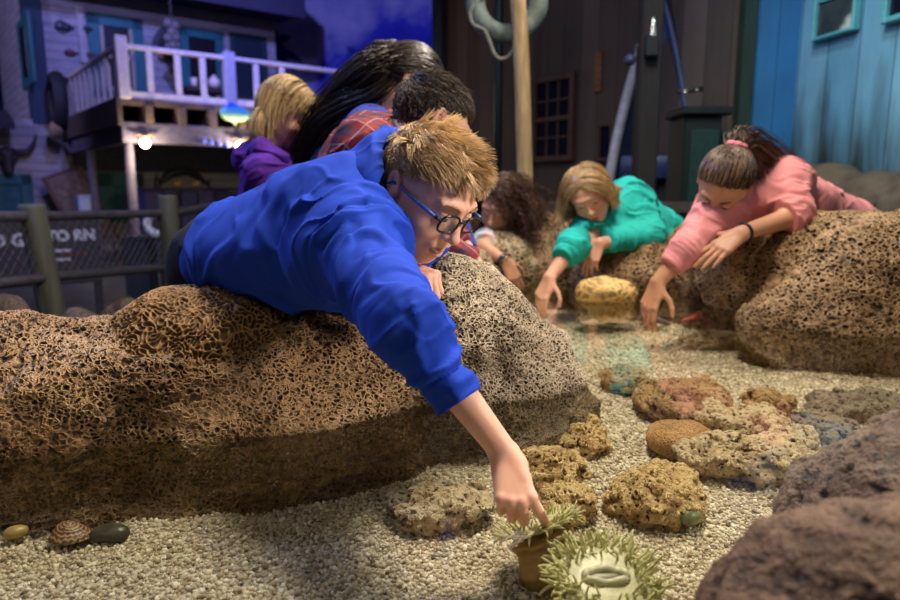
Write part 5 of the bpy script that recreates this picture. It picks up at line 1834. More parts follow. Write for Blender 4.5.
# upright skiff
hullm = plain('navy_hull', (0.035, 0.055, 0.15), 0.4, 0.3, 8)
gunm = plain('pale_gunwale', (0.42, 0.43, 0.52), 0.6, 0.2, 20)
bc = P(652, 205, 4.75)
zs = np.linspace(0, 1, 26)
H_ = 2.36
def half_w(s): return 0.29 * (1 - max(0, (s - 0.30) / 0.70) ** 1.9) * (0.80 + 0.20 * min(1, s / 0.3)) + 0.004
yaw = math.radians(16)
sx, sy = np.array((math.cos(yaw), -math.sin(yaw), 0)), np.array((math.sin(yaw), math.cos(yaw), 0))
V, F = [], []
nk = 15
for s in zs:
    w = half_w(s)
    o = np.array((bc[0], bc[1], 0)) + np.array((0.10 * s - 0.05, 0.18 * s, H_ * s + 0.02))
    for sh_ in (1.0, 0.94):
        for k in range(nk):
            f = PI * k / (nk - 1)
            V.append(o + sx * w * sh_ * math.cos(f) + sy * (w * 0.85 * sh_ * math.sin(f)))
for i in range(len(zs) - 1):
    A, B = i * 2 * nk, (i + 1) * 2 * nk
    for k in range(nk - 1):
        F.append((A + k, A + k + 1, B + k + 1, B + k))
        F.append((A + nk + k, B + nk + k, B + nk + k + 1, A + nk + k + 1))
    for k in (0, nk - 1):
        F.append((A + k, B + k, B + nk + k, A + nk + k))
F.append(tuple(range(nk)))
V = np.array(V)
skiff = tag(mk('rowing_boat', (V, F), hullm), 'small navy rowing boat with pale rim, stood on end by barn wall behind post', 'boat')
for sd_ in (0, nk - 1):
    pth = [V[i * 2 * nk + sd_] for i in range(len(zs))]
    mk('gunwale', MB().tube(pth, 0.036 if sd_ else 0.022, 10).vf(), gunm if sd_ else hullm, skiff)
tag(mk('seat_board', MB().box(np.array((bc[0], bc[1], 0)) + (0.02, 0.12, 1.2), (0.44, 0.03, 0.16), np.array([sx, sy, (0, 0, 1)]), 0.006).vf(), hullm, skiff))
pc = P(642, 205, 4.1)
post = tag(mk('post', MB().box((pc[0], pc[1], 2.1), (0.125, 0.125, 4.2), None, 0.012).vf(), wood_mat('dark_post', (0.006, 0.005, 0.005), (0.016, 0.012, 0.011)), smooth=False), 'square dark timber post standing before the upright boat', 'post')
lc = P(651, 47, 4.02)
lamp = tag(mk('lantern', MB().box(lc, (0.07, 0.09, 0.12), None, 0.01).lathe(lc + (0, 0, 0.06), [(0.03, 0), (0.018, 0.03), (0.004, 0.05)], 12).vf(), plain('black_iron', (0.01, 0.01, 0.012), 0.5), smooth=False), 'black lantern box fixed on side of dark timber post', 'lantern')
gc = P(653, 25, 4.0)
tag(mk('bell', MB().lathe(gc + (0, 0, -0.08), [(0.026, 0), (0.022, 0.03), (0.015, 0.08), (0.010, 0.12), (0.003, 0.125)], 14).vf(), plain('bright_metal', (0.75, 0.7, 0.62), 0.25, 0.1, metal=0.9)), 'small shiny metal bell above the black lantern on the post', 'bell')  # bright metal shape standing in for a glint on the post
tag(mk('float_ball', MB().ball(P(630, 60, 4.09), 0.034, 16, 10).tube([P(630, 56, 4.09), P(638, 44, 4.06)], 0.004, 6).vf(), plain('blue_float', (0.04, 0.05, 0.12), 0.4)), 'little dark blue float hung left of the dark timber post', 'float')
kc = P(690, 205, 4.3)
cb_ = empty('cabinet', (kc[0], kc[1], 0), 'black cupboard with flat lid standing right of the upright boat', 'cabinet')
CBM = plain('black_green_paint', (0.006, 0.012, 0.012), 0.5, 0.3)
mk('body', MB().box((kc[0], kc[1], 0.74), (0.23, 0.3, 1.48), None, 0.01).vf(), CBM, cb_, smooth=False)
mk('lid', MB().box((kc[0] + 0.01, kc[1] - 0.01, 1.51), (0.30, 0.36, 0.05), None, 0.01).vf(), CBM, cb_, smooth=False)
dr = mk('door', MB().box((kc[0] + 0.01, kc[1] - 0.16, 0.85), (0.17, 0.02, 1.1), None, 0.006).vf(), plain('dark_green_paint', (0.008, 0.035, 0.03), 0.5, 0.3), cb_, smooth=False)
mk('handle', MB().ball((kc[0] - 0.05, kc[1] - 0.18, 0.95), 0.012, 10, 8).vf(), plain('iron', (0.05, 0.05, 0.05), 0.4), dr)
hk_ = P(690, 92, 4.55)
rk = tag(mk('hook_rail', MB().bar(hk_ + (-0.08, 0, 0), hk_ + (0.08, 0, 0.02), 0.02, 0.03).vf(), plain('dark_rail', (0.03, 0.025, 0.025), 0.5)), 'short dark hook rail with bright knobs above black cupboard', 'hook rail')
for px, r in ((685, 0.017), (697, 0.011)):
    mk('knob', MB().ball(P(px, 92 if px < 690 else 90, 4.49), r, 12, 8).vf(), plain('brass_knob', (0.8, 0.72, 0.5), 0.2, 0.1, metal=0.7), rk)
sc_ = P(708, 135, 4.35)
tag(mk('stick', MB().tube([sc_ * (1, 1, 0) + (0, 0, 0.02), sc_ + (0, 0, 0.12)], 0.014, 8).vf(), plain('pale_stick', (0.13, 0.115, 0.10), 0.7)), 'thin pale upright stick right of the black cupboard', 'stick')
sg = P(721, 134, 4.4)
tag(mk('tray', MB().box(sg, (0.11, 0.12, 0.02), None, 0.005).bar(sg * (1, 1, 0), sg - (0, 0, 0.01), 0.03, 0.03).vf(), plain('grey_tray', (0.16, 0.17, 0.22), 0.5), smooth=False), 'small grey tray on a stand behind the head of the girl in pink', 'tray')
ob = on_plane(598, 72, DW0 + fnorm * 0.012, fnorm)
tag(mk('board', MB().box(ob, (0.07, 0.02, 0.30), np.array([unit(np.cross((0, 0, 1), fnorm)), fnorm, (0, 0, 1)]), 0.004).vf(), plain('rusty_board', (0.20, 0.075, 0.03), 0.8, 0.4), smooth=False), 'short rust orange board nailed to barn wall right of the window', 'board')

# ------------------------------------------------------------------ house on the left
_q = P(121, 98, 8.0); HO = np.array([_q[0], 8.0, 0.0])
e1, e2 = unit((0.776, 0.631, 0)), unit((-0.631, 0.776, 0))
HX = np.array([e1, e2, (0, 0, 1.0)])
BW_ = 3.6                       # depth of the balcony


def H(a, b, z):
    return HO + e1 * a + e2 * b + np.array((0, 0, z))


def wallpt(px, py, b=BW_):
    return on_plane(px, py, HO + e2 * b, e2)


def wa(px, py, b=BW_):
    q = wallpt(px, py, b) - HO
    return q @ e1, q[2]


def hbox(a0, a1, b0, b1, z0, z1, bev=0.0):
    return MB().box(H((a0 + a1) / 2, (b0 + b1) / 2, (z0 + z1) / 2), (abs(a1 - a0), abs(b1 - b0), abs(z1 - z0)), HX, bev)


DECK = _q[2]
A1 = wa(276, 60)[0]
print('HOUSE LENGTH', A1)
house = empty('house', H(0, BW_, 0), 'two storey clapboard house with teal trim and railed balcony', 'house')
SIDE = siding_mat('white_clapboard', (0.36, 0.34, 0.37), 0.13, 0.55)
WHITE = plain('white_rail_paint', (0.60, 0.56, 0.58), 0.6, 0.15, 20)
TEALW = wood_mat('teal_trim', (0.006, 0.10, 0.12), (0.012, 0.17, 0.18), 2, 6, 0.6, 0.2)
BEAM = wood_mat('grey_blue_beam', (0.07, 0.065, 0.10), (0.14, 0.12, 0.17), 0, 4)
JOIST = wood_mat('brown_joist', (0.09, 0.06, 0.045), (0.17, 0.115, 0.085), 0, 4)
DARKP = plain('dark_opening', (0.01, 0.009, 0.014), 0.3, 0.1)
DKROOF = wood_mat('dark_roof', (0.016, 0.016, 0.032), (0.04, 0.038, 0.07), 0, 3)
mk('upper_wall', hbox(-0.35, A1, BW_, BW_ + 3.6, DECK, 5.4).vf(), SIDE, house, smooth=False)
mk('lower_wall', hbox(-3.6, A1, BW_, BW_ + 3.6, 0, DECK).vf(), SIDE, house, smooth=False)
mk('corner_board', hbox(-0.40, -0.14, BW_ - 0.03, BW_ + 0.2, DECK - 0.05, 5.4).vf(), wood_mat('dark_teal_board', (0.015, 0.04, 0.075), (0.03, 0.06, 0.10)), house, smooth=False)
ar, zr = wa(60, 3, BW_ - 0.7)
rf = mk('porch_roof', hbox(-0.9, A1 + 0.15, BW_ - 0.9, BW_ + 0.1, 4.08, 4.75).vf(), DKROOF, house, smooth=False)
mk('fascia', hbox(-0.9, A1 + 0.15, BW_ - 0.95, BW_ - 0.9, 3.98, 4.76).vf(), wood_mat('blue_fascia', (0.035, 0.035, 0.075), (0.06, 0.06, 0.12), 0), rf, smooth=False)
mk('roof', MB().prism([H(-0.9, BW_ - 0.9, 4.76), H(-0.9, BW_ + 1.8, 5.9), H(-0.9, BW_ + 4.2, 4.9), H(-0.9, BW_ + 4.2, 4.7), H(-0.9, BW_ + 1.8, 5.7)], e1 * (A1 + 1.05)).vf(), DKROOF, house, smooth=False)
mk('annex_roof', MB().prism([H(-3.8, BW_ - 0.55, 1.98), H(-3.8, BW_ + 0.1, 2.2), H(-3.8, BW_ + 0.1, 2.1), H(-3.8, BW_ - 0.55, 1.88)], e1 * 3.1).vf(), DKROOF, house, smooth=False)


def opening(px0, py0, px1, py1, fw, pane=DARKP, frame=TEALW, b=BW_, name='door', inner=None, leaf=None):
    a0, z1 = wa(px0, py0, b); a1, z0 = wa(px1, py1, b)
    z1 = (z1 + wa(px1, py0, b)[1]) / 2; z0 = (z0 + wa(px0, py1, b)[1]) / 2
    mb = MB()
    for x0, x1, y0, y1 in ((a0, a0 + fw, z0, z1), (a1 - fw, a1, z0, z1), (a0, a1, z1 - fw, z1), (a0, a1, z0, z0 + fw * 0.6)):
        mb.box(H((x0 + x1) / 2, b - 0.03, (y0 + y1) / 2), (x1 - x0, 0.06, y1 - y0), HX, 0.008)
    fr_ = mk(name, mb.vf(), frame, house, smooth=False)
    mk('pane', hbox(a0 + fw * 0.8, a1 - fw * 0.8, b - 0.025, b - 0.005, z0 + fw * 0.4, z1 - fw * 0.8).vf(), pane, fr_, smooth=False)
    if inner is not None:
        mb = MB()
        for x0, x1, y0, y1 in ((a0 + fw, a0 + fw + 0.05, z0 + fw * .6, z1 - fw), (a1 - fw - 0.05, a1 - fw, z0 + fw * .6, z1 - fw), (a0 + fw, a1 - fw, (z0 + z1) / 2 - 0.03, (z0 + z1) / 2 + 0.03), (a0 + fw, a1 - fw, z0 + fw * .6, z0 + fw * .6 + 0.05)):
            mb.box(H((x0 + x1) / 2, b - 0.03, (y0 + y1) / 2), (x1 - x0, 0.05, y1 - y0), HX)
        mk('sash', mb.vf(), inner, fr_, smooth=False)
    return fr_


SASH = plain('cream_sash', (0.34, 0.30, 0.24), 0.6)
opening(86, 17, 147, 97, 0.17, inner=SASH, name='window')
opening(178, 30, 226, 103, 0.15, inner=None, name='door')
opening(229, 35, 268, 98, 0.08, frame=plain('dark_teal_panel', (0.008, 0.035, 0.05), 0.6), pane=plain('dark_teal_pane', (0.006, 0.02, 0.035), 0.5), name='door')
opening(97, 173, 146, 222, 0.22, pane=plain('teal_door_panel', (0.008, 0.10, 0.13), 0.6, 0.3, 10), name='door')
opening(-30, 174, 36, 222, 0.16, pane=plain('teal_shutter', (0.008, 0.12, 0.15), 0.6, 0.3, 10), name='shutter')
# gable window on the side wall
sw_o, sw_n = HO - e1 * 0.35, -e1
q0, q1 = on_plane(20, 25, sw_o, sw_n), on_plane(38, 82, sw_o, sw_n)
cq = (q0 + q1) / 2 + sw_n * 0.03
wq, hq_ = abs((q1 - q0) @ e2), abs(q1[2] - q0[2])
sw = mk('window', MB().box(cq, (0.05, wq, hq_), HX, 0.01).vf(), TEALW, house, smooth=False)
mk('pane', MB().box(cq + sw_n * 0.03, (0.02, wq * 0.36, hq_ * 0.72), HX).vf(), DARKP, sw, smooth=False)
# balcony
mk('deck', hbox(0, A1, 0, BW_, DECK - 0.06, DECK).vf(), JOIST, house, smooth=False)
mk('beam', hbox(-0.02, A1, 0.0, 0.14, DECK - 0.50, DECK - 0.26, 0.01).vf(), BEAM, house, smooth=False)
mk('side_fascia', hbox(-0.06, 0.0, -0.02, BW_, DECK - 0.30, DECK + 0.01, 0.008).vf(), wood_mat('dark_brown_fascia', (0.05, 0.035, 0.03), (0.10, 0.07, 0.055), 1, 4), house, smooth=False)
mk('side_beam', hbox(0.0, 0.12, 0.14, BW_, DECK - 0.50, DECK - 0.28, 0.008).vf(), BEAM, house, smooth=False)
mk('porch_ceiling', hbox(0.1, A1, 0.2, BW_, DECK - 0.30, DECK - 0.27).vf(), DKROOF, house, smooth=False)
mk('header', hbox(0.1, A1, BW_ - 0.1, BW_, 1.32, DECK - 0.27).vf(), DKROOF, house, smooth=False)
for i in range(8):
    a = 0.25 + i * 0.38
    mk('joist', hbox(a, a + 0.09, -0.03, BW_ - 0.1, DECK - 0.26, DECK - 0.06, 0.006).vf(), JOIST, house, smooth=False)
for a, b, r in ((0.06, 0.08, 0.055), (0.06, 2.1, 0.06), (2.9, 0.08, 0.055)):
    mk('post', MB().lathe(H(a, b, 0), [(r * 1.05, 0), (r, 0.1), (r * 0.95, DECK - 0.5)], 14).vf(), BEAM, house)
RT = P(118, 42, 8.0)[2] - DECK
mk('top_rail', hbox(0, A1, 0.0, 0.08, DECK + RT - 0.05, DECK + RT, 0.008).vf(), WHITE, house, smooth=False)
mk('bottom_rail', hbox(0, A1, 0.01, 0.07, DECK + 0.0, DECK + 0.09, 0.008).vf(), WHITE, house, smooth=False)
mk('side_rail', hbox(0, 0.07, 0, BW_, DECK + RT - 0.05, DECK + RT, 0.008).vf(), WHITE, house, smooth=False)
mk('newel_post', hbox(-0.02, 0.11, -0.02, 0.11, DECK, DECK + RT + 0.08, 0.01).vf(), WHITE, house, smooth=False)
for px in (150, 178, 203, 256, 282):
    a = wa(px, 75, 0.04)[0]
    mk('baluster', hbox(a - 0.035, a + 0.035, 0.015, 0.065, DECK + 0.08, DECK + RT - 0.05, 0.005).vf(), WHITE, house, smooth=False)
a = wa(229, 75, 0.04)[0]
mk('newel_post', hbox(a - 0.07, a + 0.07, -0.02, 0.11, DECK, DECK + RT + 0.05, 0.01).vf(), plain('blue_white_paint', (0.36, 0.36, 0.5), 0.6), house, smooth=False)
for i in range(11):
    b = 0.32 + i * 0.31
    mk('baluster', hbox(0.015, 0.055, b - 0.025, b + 0.025, DECK, DECK + RT - 0.05, 0.004).vf(), WHITE, house, smooth=False)


# things on the house
def fish(name, c, L, hgt, u, nrm, m, label, cat, fin=0.35, thick=0.04, curve=0.0, fm=None):
    """mounted fish: body, tail, fins; u = head direction on the wall"""
    w = np.array((0, 0, 1.0))
    pr = [ell(c, (L * 0.36, thick, hgt * 0.5), np.stack([unit(u), nrm, w], 1), k=0.02), ell(c + u * L * 0.16 + w * hgt * 0.06, (L * 0.2, thick * 0.9, hgt * 0.46), np.stack([unit(u), nrm, w], 1), k=0.03),
          cap(c - u * L * 0.2, c - u * L * 0.42 + w * curve, hgt * 0.22, hgt * 0.08, k=0.03)]
    lo, hi = prim_bounds(pr, 0.02)
    o = tag(mk(name, sdf_mesh(lambda p: evalp(pr, p), lo, hi, max(0.008, L / 50)), m), label, cat)
    t0 = c - u * L * 0.40 + w * curve
    mk('tail', MB().prism([t0, t0 - u * L * 0.14 + w * hgt * 0.5, t0 - u * L * 0.07, t0 - u * L * 0.14 - w * hgt * 0.45], nrm * 0.012).vf(), fm or m, o, smooth=False)
    mk('fin', MB().prism([c + u * L * 0.28 + w * hgt * 0.38, c + u * L * 0.1 + w * hgt * (0.5 + fin), c - u * L * 0.32 + w * hgt * 0.18, c - u * L * 0.1 + w * hgt * 0.36], nrm * 0.012).vf(), fm or m, o, smooth=False)
    mk('fin', MB().prism([c + u * L * 0.14 - w * hgt * 0.35, c + u * L * 0.02 - w * hgt * (0.5 + fin * 1.2), c - u * L * 0.04 - w * hgt * 0.38], nrm * 0.012).vf(), fm or m, o, smooth=False)
    return o


DKF = plain('dark_fish', (0.03, 0.035, 0.045), 0.4, 0.4, 20)
BRF = plain('brown_fish', (0.13, 0.055, 0.04), 0.5, 0.4, 20)
for x0, x1, y, m, lb in ((51, 74, 27, DKF, 'dark plaque fish high on white wall beside corner board'), (80, 93, 30, DKF, 'small dark fish mounted beside the teal window frame'),
                         (62, 78, 53, BRF, 'reddish brown fish below the large dark plaque fish'), (84, 96, 55, BRF, 'brown fish half behind the balcony side railing'), (154, 176, 58, BRF, 'brown fish seen through balcony railing between window and door')):
    q = wallpt((x0 + x1) / 2, y) - e2 * 0.06
    L = abs((wallpt(x1, y) - wallpt(x0, y)) @ e1)
    fish('mounted_fish', q, L, L * 0.42 if m is DKF else L * 0.3, -e1, e2, m, lb, 'fish')
t = NT('dolphinfish_paint')
z = t.sep(t.coord(), 2)
t.set(t.ramp(t.math('ADD', t.math('MULTIPLY', z, 2.6), t.math('MULTIPLY', t.noise(9, 3, t.coord()), 0.1)), [(0.05, (0.55, 0.75, 0.35)), (0.38, (0.08, 0.50, 0.50)), (0.56, (0.02, 0.12, 0.75)), (0.9, (0.015, 0.04, 0.55))]), 0.35)
q = on_plane(236, 114, HO - e2 * 0.1, e2)
fish('dolphinfish', q, 0.56, 0.19, -e1, e2, t.m, 'bright blue and green painted fish hung on the balcony beam', 'fish', 0.25, 0.05)
# pale post and buoys on the wall
q = wallpt(81, 35)
tag(mk('board', MB().box(q - e2 * 0.05, (0.10, 0.05, 0.85), HX, 0.01).vf(), plain('pale_board', (0.38, 0.36, 0.36), 0.7), smooth=False), 'upright pale board on house wall between two dark fish', 'board')
q = on_plane(172, 32, HO + e2 * (BW_ - 1.0), e2)
bu = empty('buoy', q - (0, 0, 0.25), 'bunch of grey net floats hanging under the porch roof', 'buoy')
for dx, dz in ((-0.05, 0.12), (0.05, 0.1), (0, 0.0), (-0.06, -0.1), (0.055, -0.08), (0, -0.2)):
    mk('float', MB().ball(q + e1 * dx + (0, 0, dz), 0.075, 14, 9).vf(), plain('net_float', (0.17, 0.16, 0.15), 0.7, 0.4, 30), bu)
mk('cord', MB().tube([q + (0, 0, 0.1), q + (0, 0, 0.9)], 0.01, 6).vf(), plain('cord', (0.1, 0.1, 0.1), 0.9), bu)
q = on_plane(160, 38, HO + e2 * (BW_ - 0.12), e2)
tag(mk('paddle', MB().ball(q, (0.09, 0.02, 0.24), 14, 9, np.array([unit(e1 * 0.8 + np.array((0, 0, -.5))), e2, unit(e1 * 0.5 + np.array((0, 0, 0.8)))])).tube([q, q + e1 * 0.24 + np.array((0, 0, -0.45))], 0.02, 8).vf(), plain('dark_paddle', (0.02, 0.022, 0.03), 0.6)), 'dark paddle leaning on house wall left of the floats', 'paddle')
# tyre at the end of the balcony
q = H(-0.12, BW_ - 0.5, DECK + 0.25)
ty = tag(mk('tyre', MB().tube([q + e2 * 0.26 * math.cos(a) + np.array((0, 0, 0.34 * math.sin(a))) for a in np.linspace(0, 2 * PI, 37)[:-1]], 0.10, 12, closed=True).vf(), plain('rubber', (0.012, 0.012, 0.016), 0.7)), 'black tyre hung outside the far end of balcony railing', 'tyre')
q2 = q + np.array((0, 0, -0.42)) - e1 * 0.06
tag(mk('sack', MB().ball(q2, (0.10, 0.17, 0.13), 16, 10, HX).vf(), plain('tan_sack', (0.26, 0.19, 0.11), 0.9, 0.4, 20, 0.3)), 'tan sack hanging just below the black tyre', 'sack')
# balcony table
q = on_plane(206, 82, HO + e2 * 1.3, e2)
tb = empty('table', (q[0], q[1], DECK), 'dark topped table with crossed white legs on the balcony', 'table')
zt = DECK + 0.36
mk('table_top', hbox((q - HO) @ e1 - 0.36, (q - HO) @ e1 + 0.36, 1.0, 1.6, zt - 0.07, zt, 0.01).vf(), plain('dark_table', (0.03, 0.022, 0.024), 0.5), tb, smooth=False)
for sy_ in (1.08, 1.52):
    for sgn in (-1, 1):
        aa = (q - HO) @ e1
        mk('leg', MB().bar(H(aa - sgn * 0.2, sy_, DECK), H(aa + sgn * 0.16, sy_ + 0.03 * sgn, zt - 0.06), 0.04, 0.03, e2).vf(), WHITE, tb, smooth=False)
aa = (q - HO) @ e1
tag(mk('cup', MB().lathe(H(aa - 0.22, 1.15, zt), [(0.03, 0), (0.042, 0.02), (0.046, 0.12), (0.040, 0.12), (0.036, 0.02)], 16).vf(), plain('cream_cup', (0.6, 0.5, 0.42), 0.4)), 'slim cream cup on the balcony table, nearer its left end', 'cup')
tag(mk('pot', MB().ball(H(aa + 0.08, 1.2, zt + 0.085), (0.085, 0.085, 0.085), 18, 12).lathe(H(aa + 0.08, 1.2, zt + 0.16), [(0.03, 0), (0.03, 0.02), (0.01, 0.035)], 12).vf(), plain('cream_pot', (0.7, 0.6, 0.5), 0.35)), 'round cream pot on the balcony table', 'pot')
# lamps under the beam
BULB = emit_mat('warm_bulb', (1.0, 0.80, 0.50), 28)
for px, py in ((145, 143), (240, 146)):
    q = on_plane(px, py, HO - e2 * 0.06, e2)
    lb = tag(mk('bulb_lamp', MB().ball(q, 0.055, 16, 10).vf(), BULB), 'glowing round bulb under the balcony beam, ' + ('nearer the corner post' if px < 200 else 'below the painted blue fish'), 'lamp', 'bulbs under the balcony')
    mk('holder', MB().lathe(q + (0, 0, 0.04), [(0.05, 0), (0.045, 0.05), (0.02, 0.06)], 12).bar(q + (0, 0, 0.09) - e1 * 0.12, q + (0, 0, 0.09) + e1 * 0.12, 0.03, 0.02).vf(), plain('lamp_holder', (0.3, 0.2, 0.12), 0.5), lb)
    l = bpy.data.lights.new('bulb_light', 'POINT'); l.energy = 30; l.color = (1, 0.78, 0.5); l.shadow_soft_size = 0.06
    lo_ = bpy.data.objects.new('bulb_light', l); lo_.location = q - e2 * 0.12 - (0, 0, 0.05); COL.objects.link(lo_)
for i, px in enumerate((205, 212, 220, 228)):
    q = on_plane(px, 142 + i * 1.2, HO - e2 * 0.03, e2)
    tag(mk('fairy_light', MB().ball(q, 0.024, 10, 8).tube([q, q + (0, 0, 0.07)], 0.005, 6).vf(), emit_mat('blue_fairy', (0.12, 0.16, 0.8), 0.7)), 'small blue fairy light in a row under the beam between two bulbs', 'fairy light', 'blue fairy lights')
# steer skull
q = wallpt(6, 155) - e2 * 0.12
pr = [ell(q, (0.15, 0.10, 0.13), HX.T, k=0.05), cap(q - (0, 0, 0.05), q - (0, 0, 0.24) - e2 * 0.05, 0.10, 0.065, k=0.05)]
for sgn in (-1, 1):
    hp_ = catmull([q + e1 * sgn * 0.12 + (0, 0, 0.03), q + e1 * sgn * 0.27 + (0, 0, 0.06), q + e1 * sgn * 0.36 + (0, 0, 0.18), q + e1 * sgn * 0.40 + (0, 0, 0.32)], 4)
    for i, (a, b) in enumerate(zip(hp_[:-1], hp_[1:])):
        pr.append(cap(a, b, 0.045 * (1 - i / len(hp_)) + 0.008, 0.045 * (1 - (i + 1) / len(hp_)) + 0.008, k=0.02))
for sgn in (-1, 1):
    pr.append(ell(q + e1 * sgn * 0.08 - e2 * 0.09 - (0, 0, 0.03), (0.03, 0.04, 0.035), HX.T, k=0.01, op=-1))
lo, hi = prim_bounds(pr, 0.02)
tag(mk('steer_skull', sdf_mesh(lambda p: evalp(pr, p), lo, hi, 0.014), plain('dark_skull', (0.035, 0.025, 0.03), 0.6, 0.5, 9)), 'dark horned steer skull on clapboard wall above teal shutter', 'skull')
# leaning frame, bucket
q = on_plane(74, 195, HO + e2 * (BW_ - 0.45), e2)
ax_ = unit(e1 * 0.36 + np.array((0, 0, -0.93)) - e2 * 0.15)
sdv = unit(np.cross(ax_, e2)); nv = np.cross(sdv, ax_)
ch = empty('deck_chair', np.array((q[0], q[1], 0)), 'brown slatted deck chair back leaning by clapboard wall beside teal door', 'chair')
mb = MB(); cl_ = MB()
for sgn in (-1, 1):
    mb.bar(q + sdv * 0.27 * sgn - ax_ * 0.36, q + sdv * 0.27 * sgn + ax_ * 1.0, 0.05, 0.04, e2)
mb.bar(q - ax_ * 0.36 - sdv * 0.29, q - ax_ * 0.36 + sdv * 0.29, 0.05, 0.04, e2)
mk('frame', mb.vf(), wood_mat('chair_frame', (0.06, 0.03, 0.02), (0.12, 0.06, 0.035)), ch, smooth=False)
mk('sling', cl_.box(q + ax_ * 0.2, (0.5, 0.015, 1.05), np.array([sdv, nv, ax_])).vf(), plain('tan_sling', (0.14, 0.105, 0.08), 0.9, 0.4, 14), ch, smooth=False)
q = on_plane(86, 203, HO + e2 * 2.2, e2)
tag(mk('cool_box', MB().box((q[0], q[1], q[2] - 0.02), (0.24, 0.22, 0.20), HX, 0.02).box((q[0], q[1], q[2] + 0.09), (0.26, 0.24, 0.04), HX, 0.012).bar((q[0], q[1], 0), (q[0], q[1], q[2] - 0.12), 0.1, 0.1).vf(), plain('pale_blue', (0.32, 0.42, 0.62), 0.5), smooth=False), 'pale blue box on a short stand before brown deck chair', 'box')
# bar counter of painted boards, shells on it, dark fish over it
cB = 2.4
a0 = wa(145, 200, cB)[0]; a1 = wa(262, 205, cB)[0]
zc = wa(190, 188, cB)[1]
ct = empty('counter', H((a0 + a1) / 2, cB, 0), 'long bar counter of blue violet boards under the balcony', 'counter')
nbd = 7
cm = [plain('violet_board', (0.06, 0.05, 0.19), 0.7, 0.3, 10), plain('blue_board', (0.04, 0.05, 0.17), 0.7, 0.3, 10), plain('dark_violet_board', (0.03, 0.024, 0.10), 0.7, 0.3, 10)]
for i in range(nbd):
    x0 = a0 + (a1 - a0) * i / nbd; x1 = a0 + (a1 - a0) * (i + 1) / nbd
    mk('board', hbox(x0 + 0.012, x1 - 0.012, cB, cB + 0.05, 0.05, zc - 0.04 - 0.02 * (i % 2), 0.008).vf(), cm[(i * 2) % 3], ct, smooth=False)
mk('worktop', hbox(a0 - 0.03, a1 + 0.03, cB - 0.06, cB + 0.55, zc - 0.045, zc, 0.01).vf(), cm[2], ct, smooth=False)
mk('side_panel', hbox(a0, a0 + 0.05, cB + 0.05, cB + 0.5, 0.05, zc - 0.05).vf(), cm[1], ct, smooth=False)
for px, lb in ((176, 'yellowish conch shell on the bar counter'), (195, 'small yellow shell on bar counter right of the conch')):
    q = H(wa(px, 187, cB + 0.15)[0], cB + 0.15, zc)
    tag(mk('shell', MB().lathe(q + (-0.06, 0, 0.04), [(0.004, 0), (0.03, 0.03), (0.05, 0.08), (0.035, 0.13), (0.008, 0.16)], 14, (0.8, 0.2, 0.3)).vf(), plain('yellow_shell', (0.5, 0.34, 0.13), 0.4, 0.3, 30)), lb, 'shell')
q = wallpt(183, 176) - e2 * 0.08
pr = []
arc = catmull([q - e1 * 0.42 - (0, 0, 0.13), q - e1 * 0.2 + (0, 0, 0.05), q + e1 * 0.1 + (0, 0, 0.07), q + e1 * 0.36 - (0, 0, 0.12)], 4)
for i, (a, b) in enumerate(zip(arc[:-1], arc[1:])):
    f0, f1 = math.sin(PI * (i + 0.6) / 13), math.sin(PI * (i + 1.6) / 13)
    pr.append(cap(a, b, 0.02 + 0.055 * f0, 0.02 + 0.055 * f1, k=0.03))
lo, hi = prim_bounds(pr, 0.03)
o = tag(mk('mounted_fish', sdf_mesh(lambda p: evalp(pr, p), lo, hi, 0.012), DKF), 'arched dark trophy fish on pale wall above bar counter', 'fish')
mk('tail', MB().prism([arc[-1], arc[-1] + e1 * 0.12 + (0, 0, 0.10), arc[-1] + e1 * 0.07, arc[-1] + e1 * 0.10 - (0, 0, 0.16)], e2 * 0.02).vf(), DKF, o, smooth=False)
q = on_plane(157, 182, HO + e2 * (cB + 0.2), e2)
tag(mk('bottle', MB().lathe((q[0], q[1], zc), [(0.035, 0), (0.04, 0.02), (0.04, 0.12), (0.014, 0.17), (0.014, 0.22), (0.016, 0.225)], 14).vf(), plain('dark_bottle', (0.03, 0.02, 0.025), 0.3)), 'dark bottle on the left end of bar counter', 'bottle')

# ------------------------------------------------------------------ fence with net, sign, life ring
FW_ = wood_mat('mossy_post', (0.04, 0.042, 0.03), (0.095, 0.095, 0.062), 2, 5)
RAILM = wood_mat('dark_rail', (0.02, 0.018, 0.022), (0.05, 0.045, 0.055), 0, 5)
fb = P(48, 320, 2.9)
fence = empty('fence', (fb[0], fb[1], 0), 'low fence of mossy round posts, dark rails and diamond net', 'fence')
FP = []
for px, py, Y, lean, r in ((31, 204, 2.9, 0.042, 0.054), (167, 195, 3.7, -0.01, 0.052)):
    tp = P(px, py, Y)
    bs_ = np.array((tp[0] + lean * 1.9, tp[1], 0.0))
    FP.append((tp, bs_))
    mk('post', MB().tube([bs_, bs_ + (tp - bs_) * 0.5 + (0.006, 0, 0), tp - (0, 0, 0.02), tp], [r * 1.03, r, r, r * 0.9], 16).vf(), FW_, fence)
tpl = P(-70, 214, 2.35); tpr = P(300, 190, 4.7)
tops = [tpl, FP[0][0] - (0, 0, 0.045), FP[1][0] - (0, 0, 0.09), tpr]
mk('rail', MB().tube([p + (0, 0.05, -0.01) for p in tops], 0.022, 10).vf(), RAILM, fence)
lowz = [P(-70, 292, 2.35), P(52, 278, 2.9), P(168, 268, 3.7), P(300, 252, 4.7)]
mk('rail', MB().tube([p + (0, 0.05, 0) for p in lowz], 0.022, 10).vf(), RAILM, fence)
mb = MB()
A0, A1 = tops[0] + (0, 0.06, 0), tops[-1] + (0, 0.06, 0)
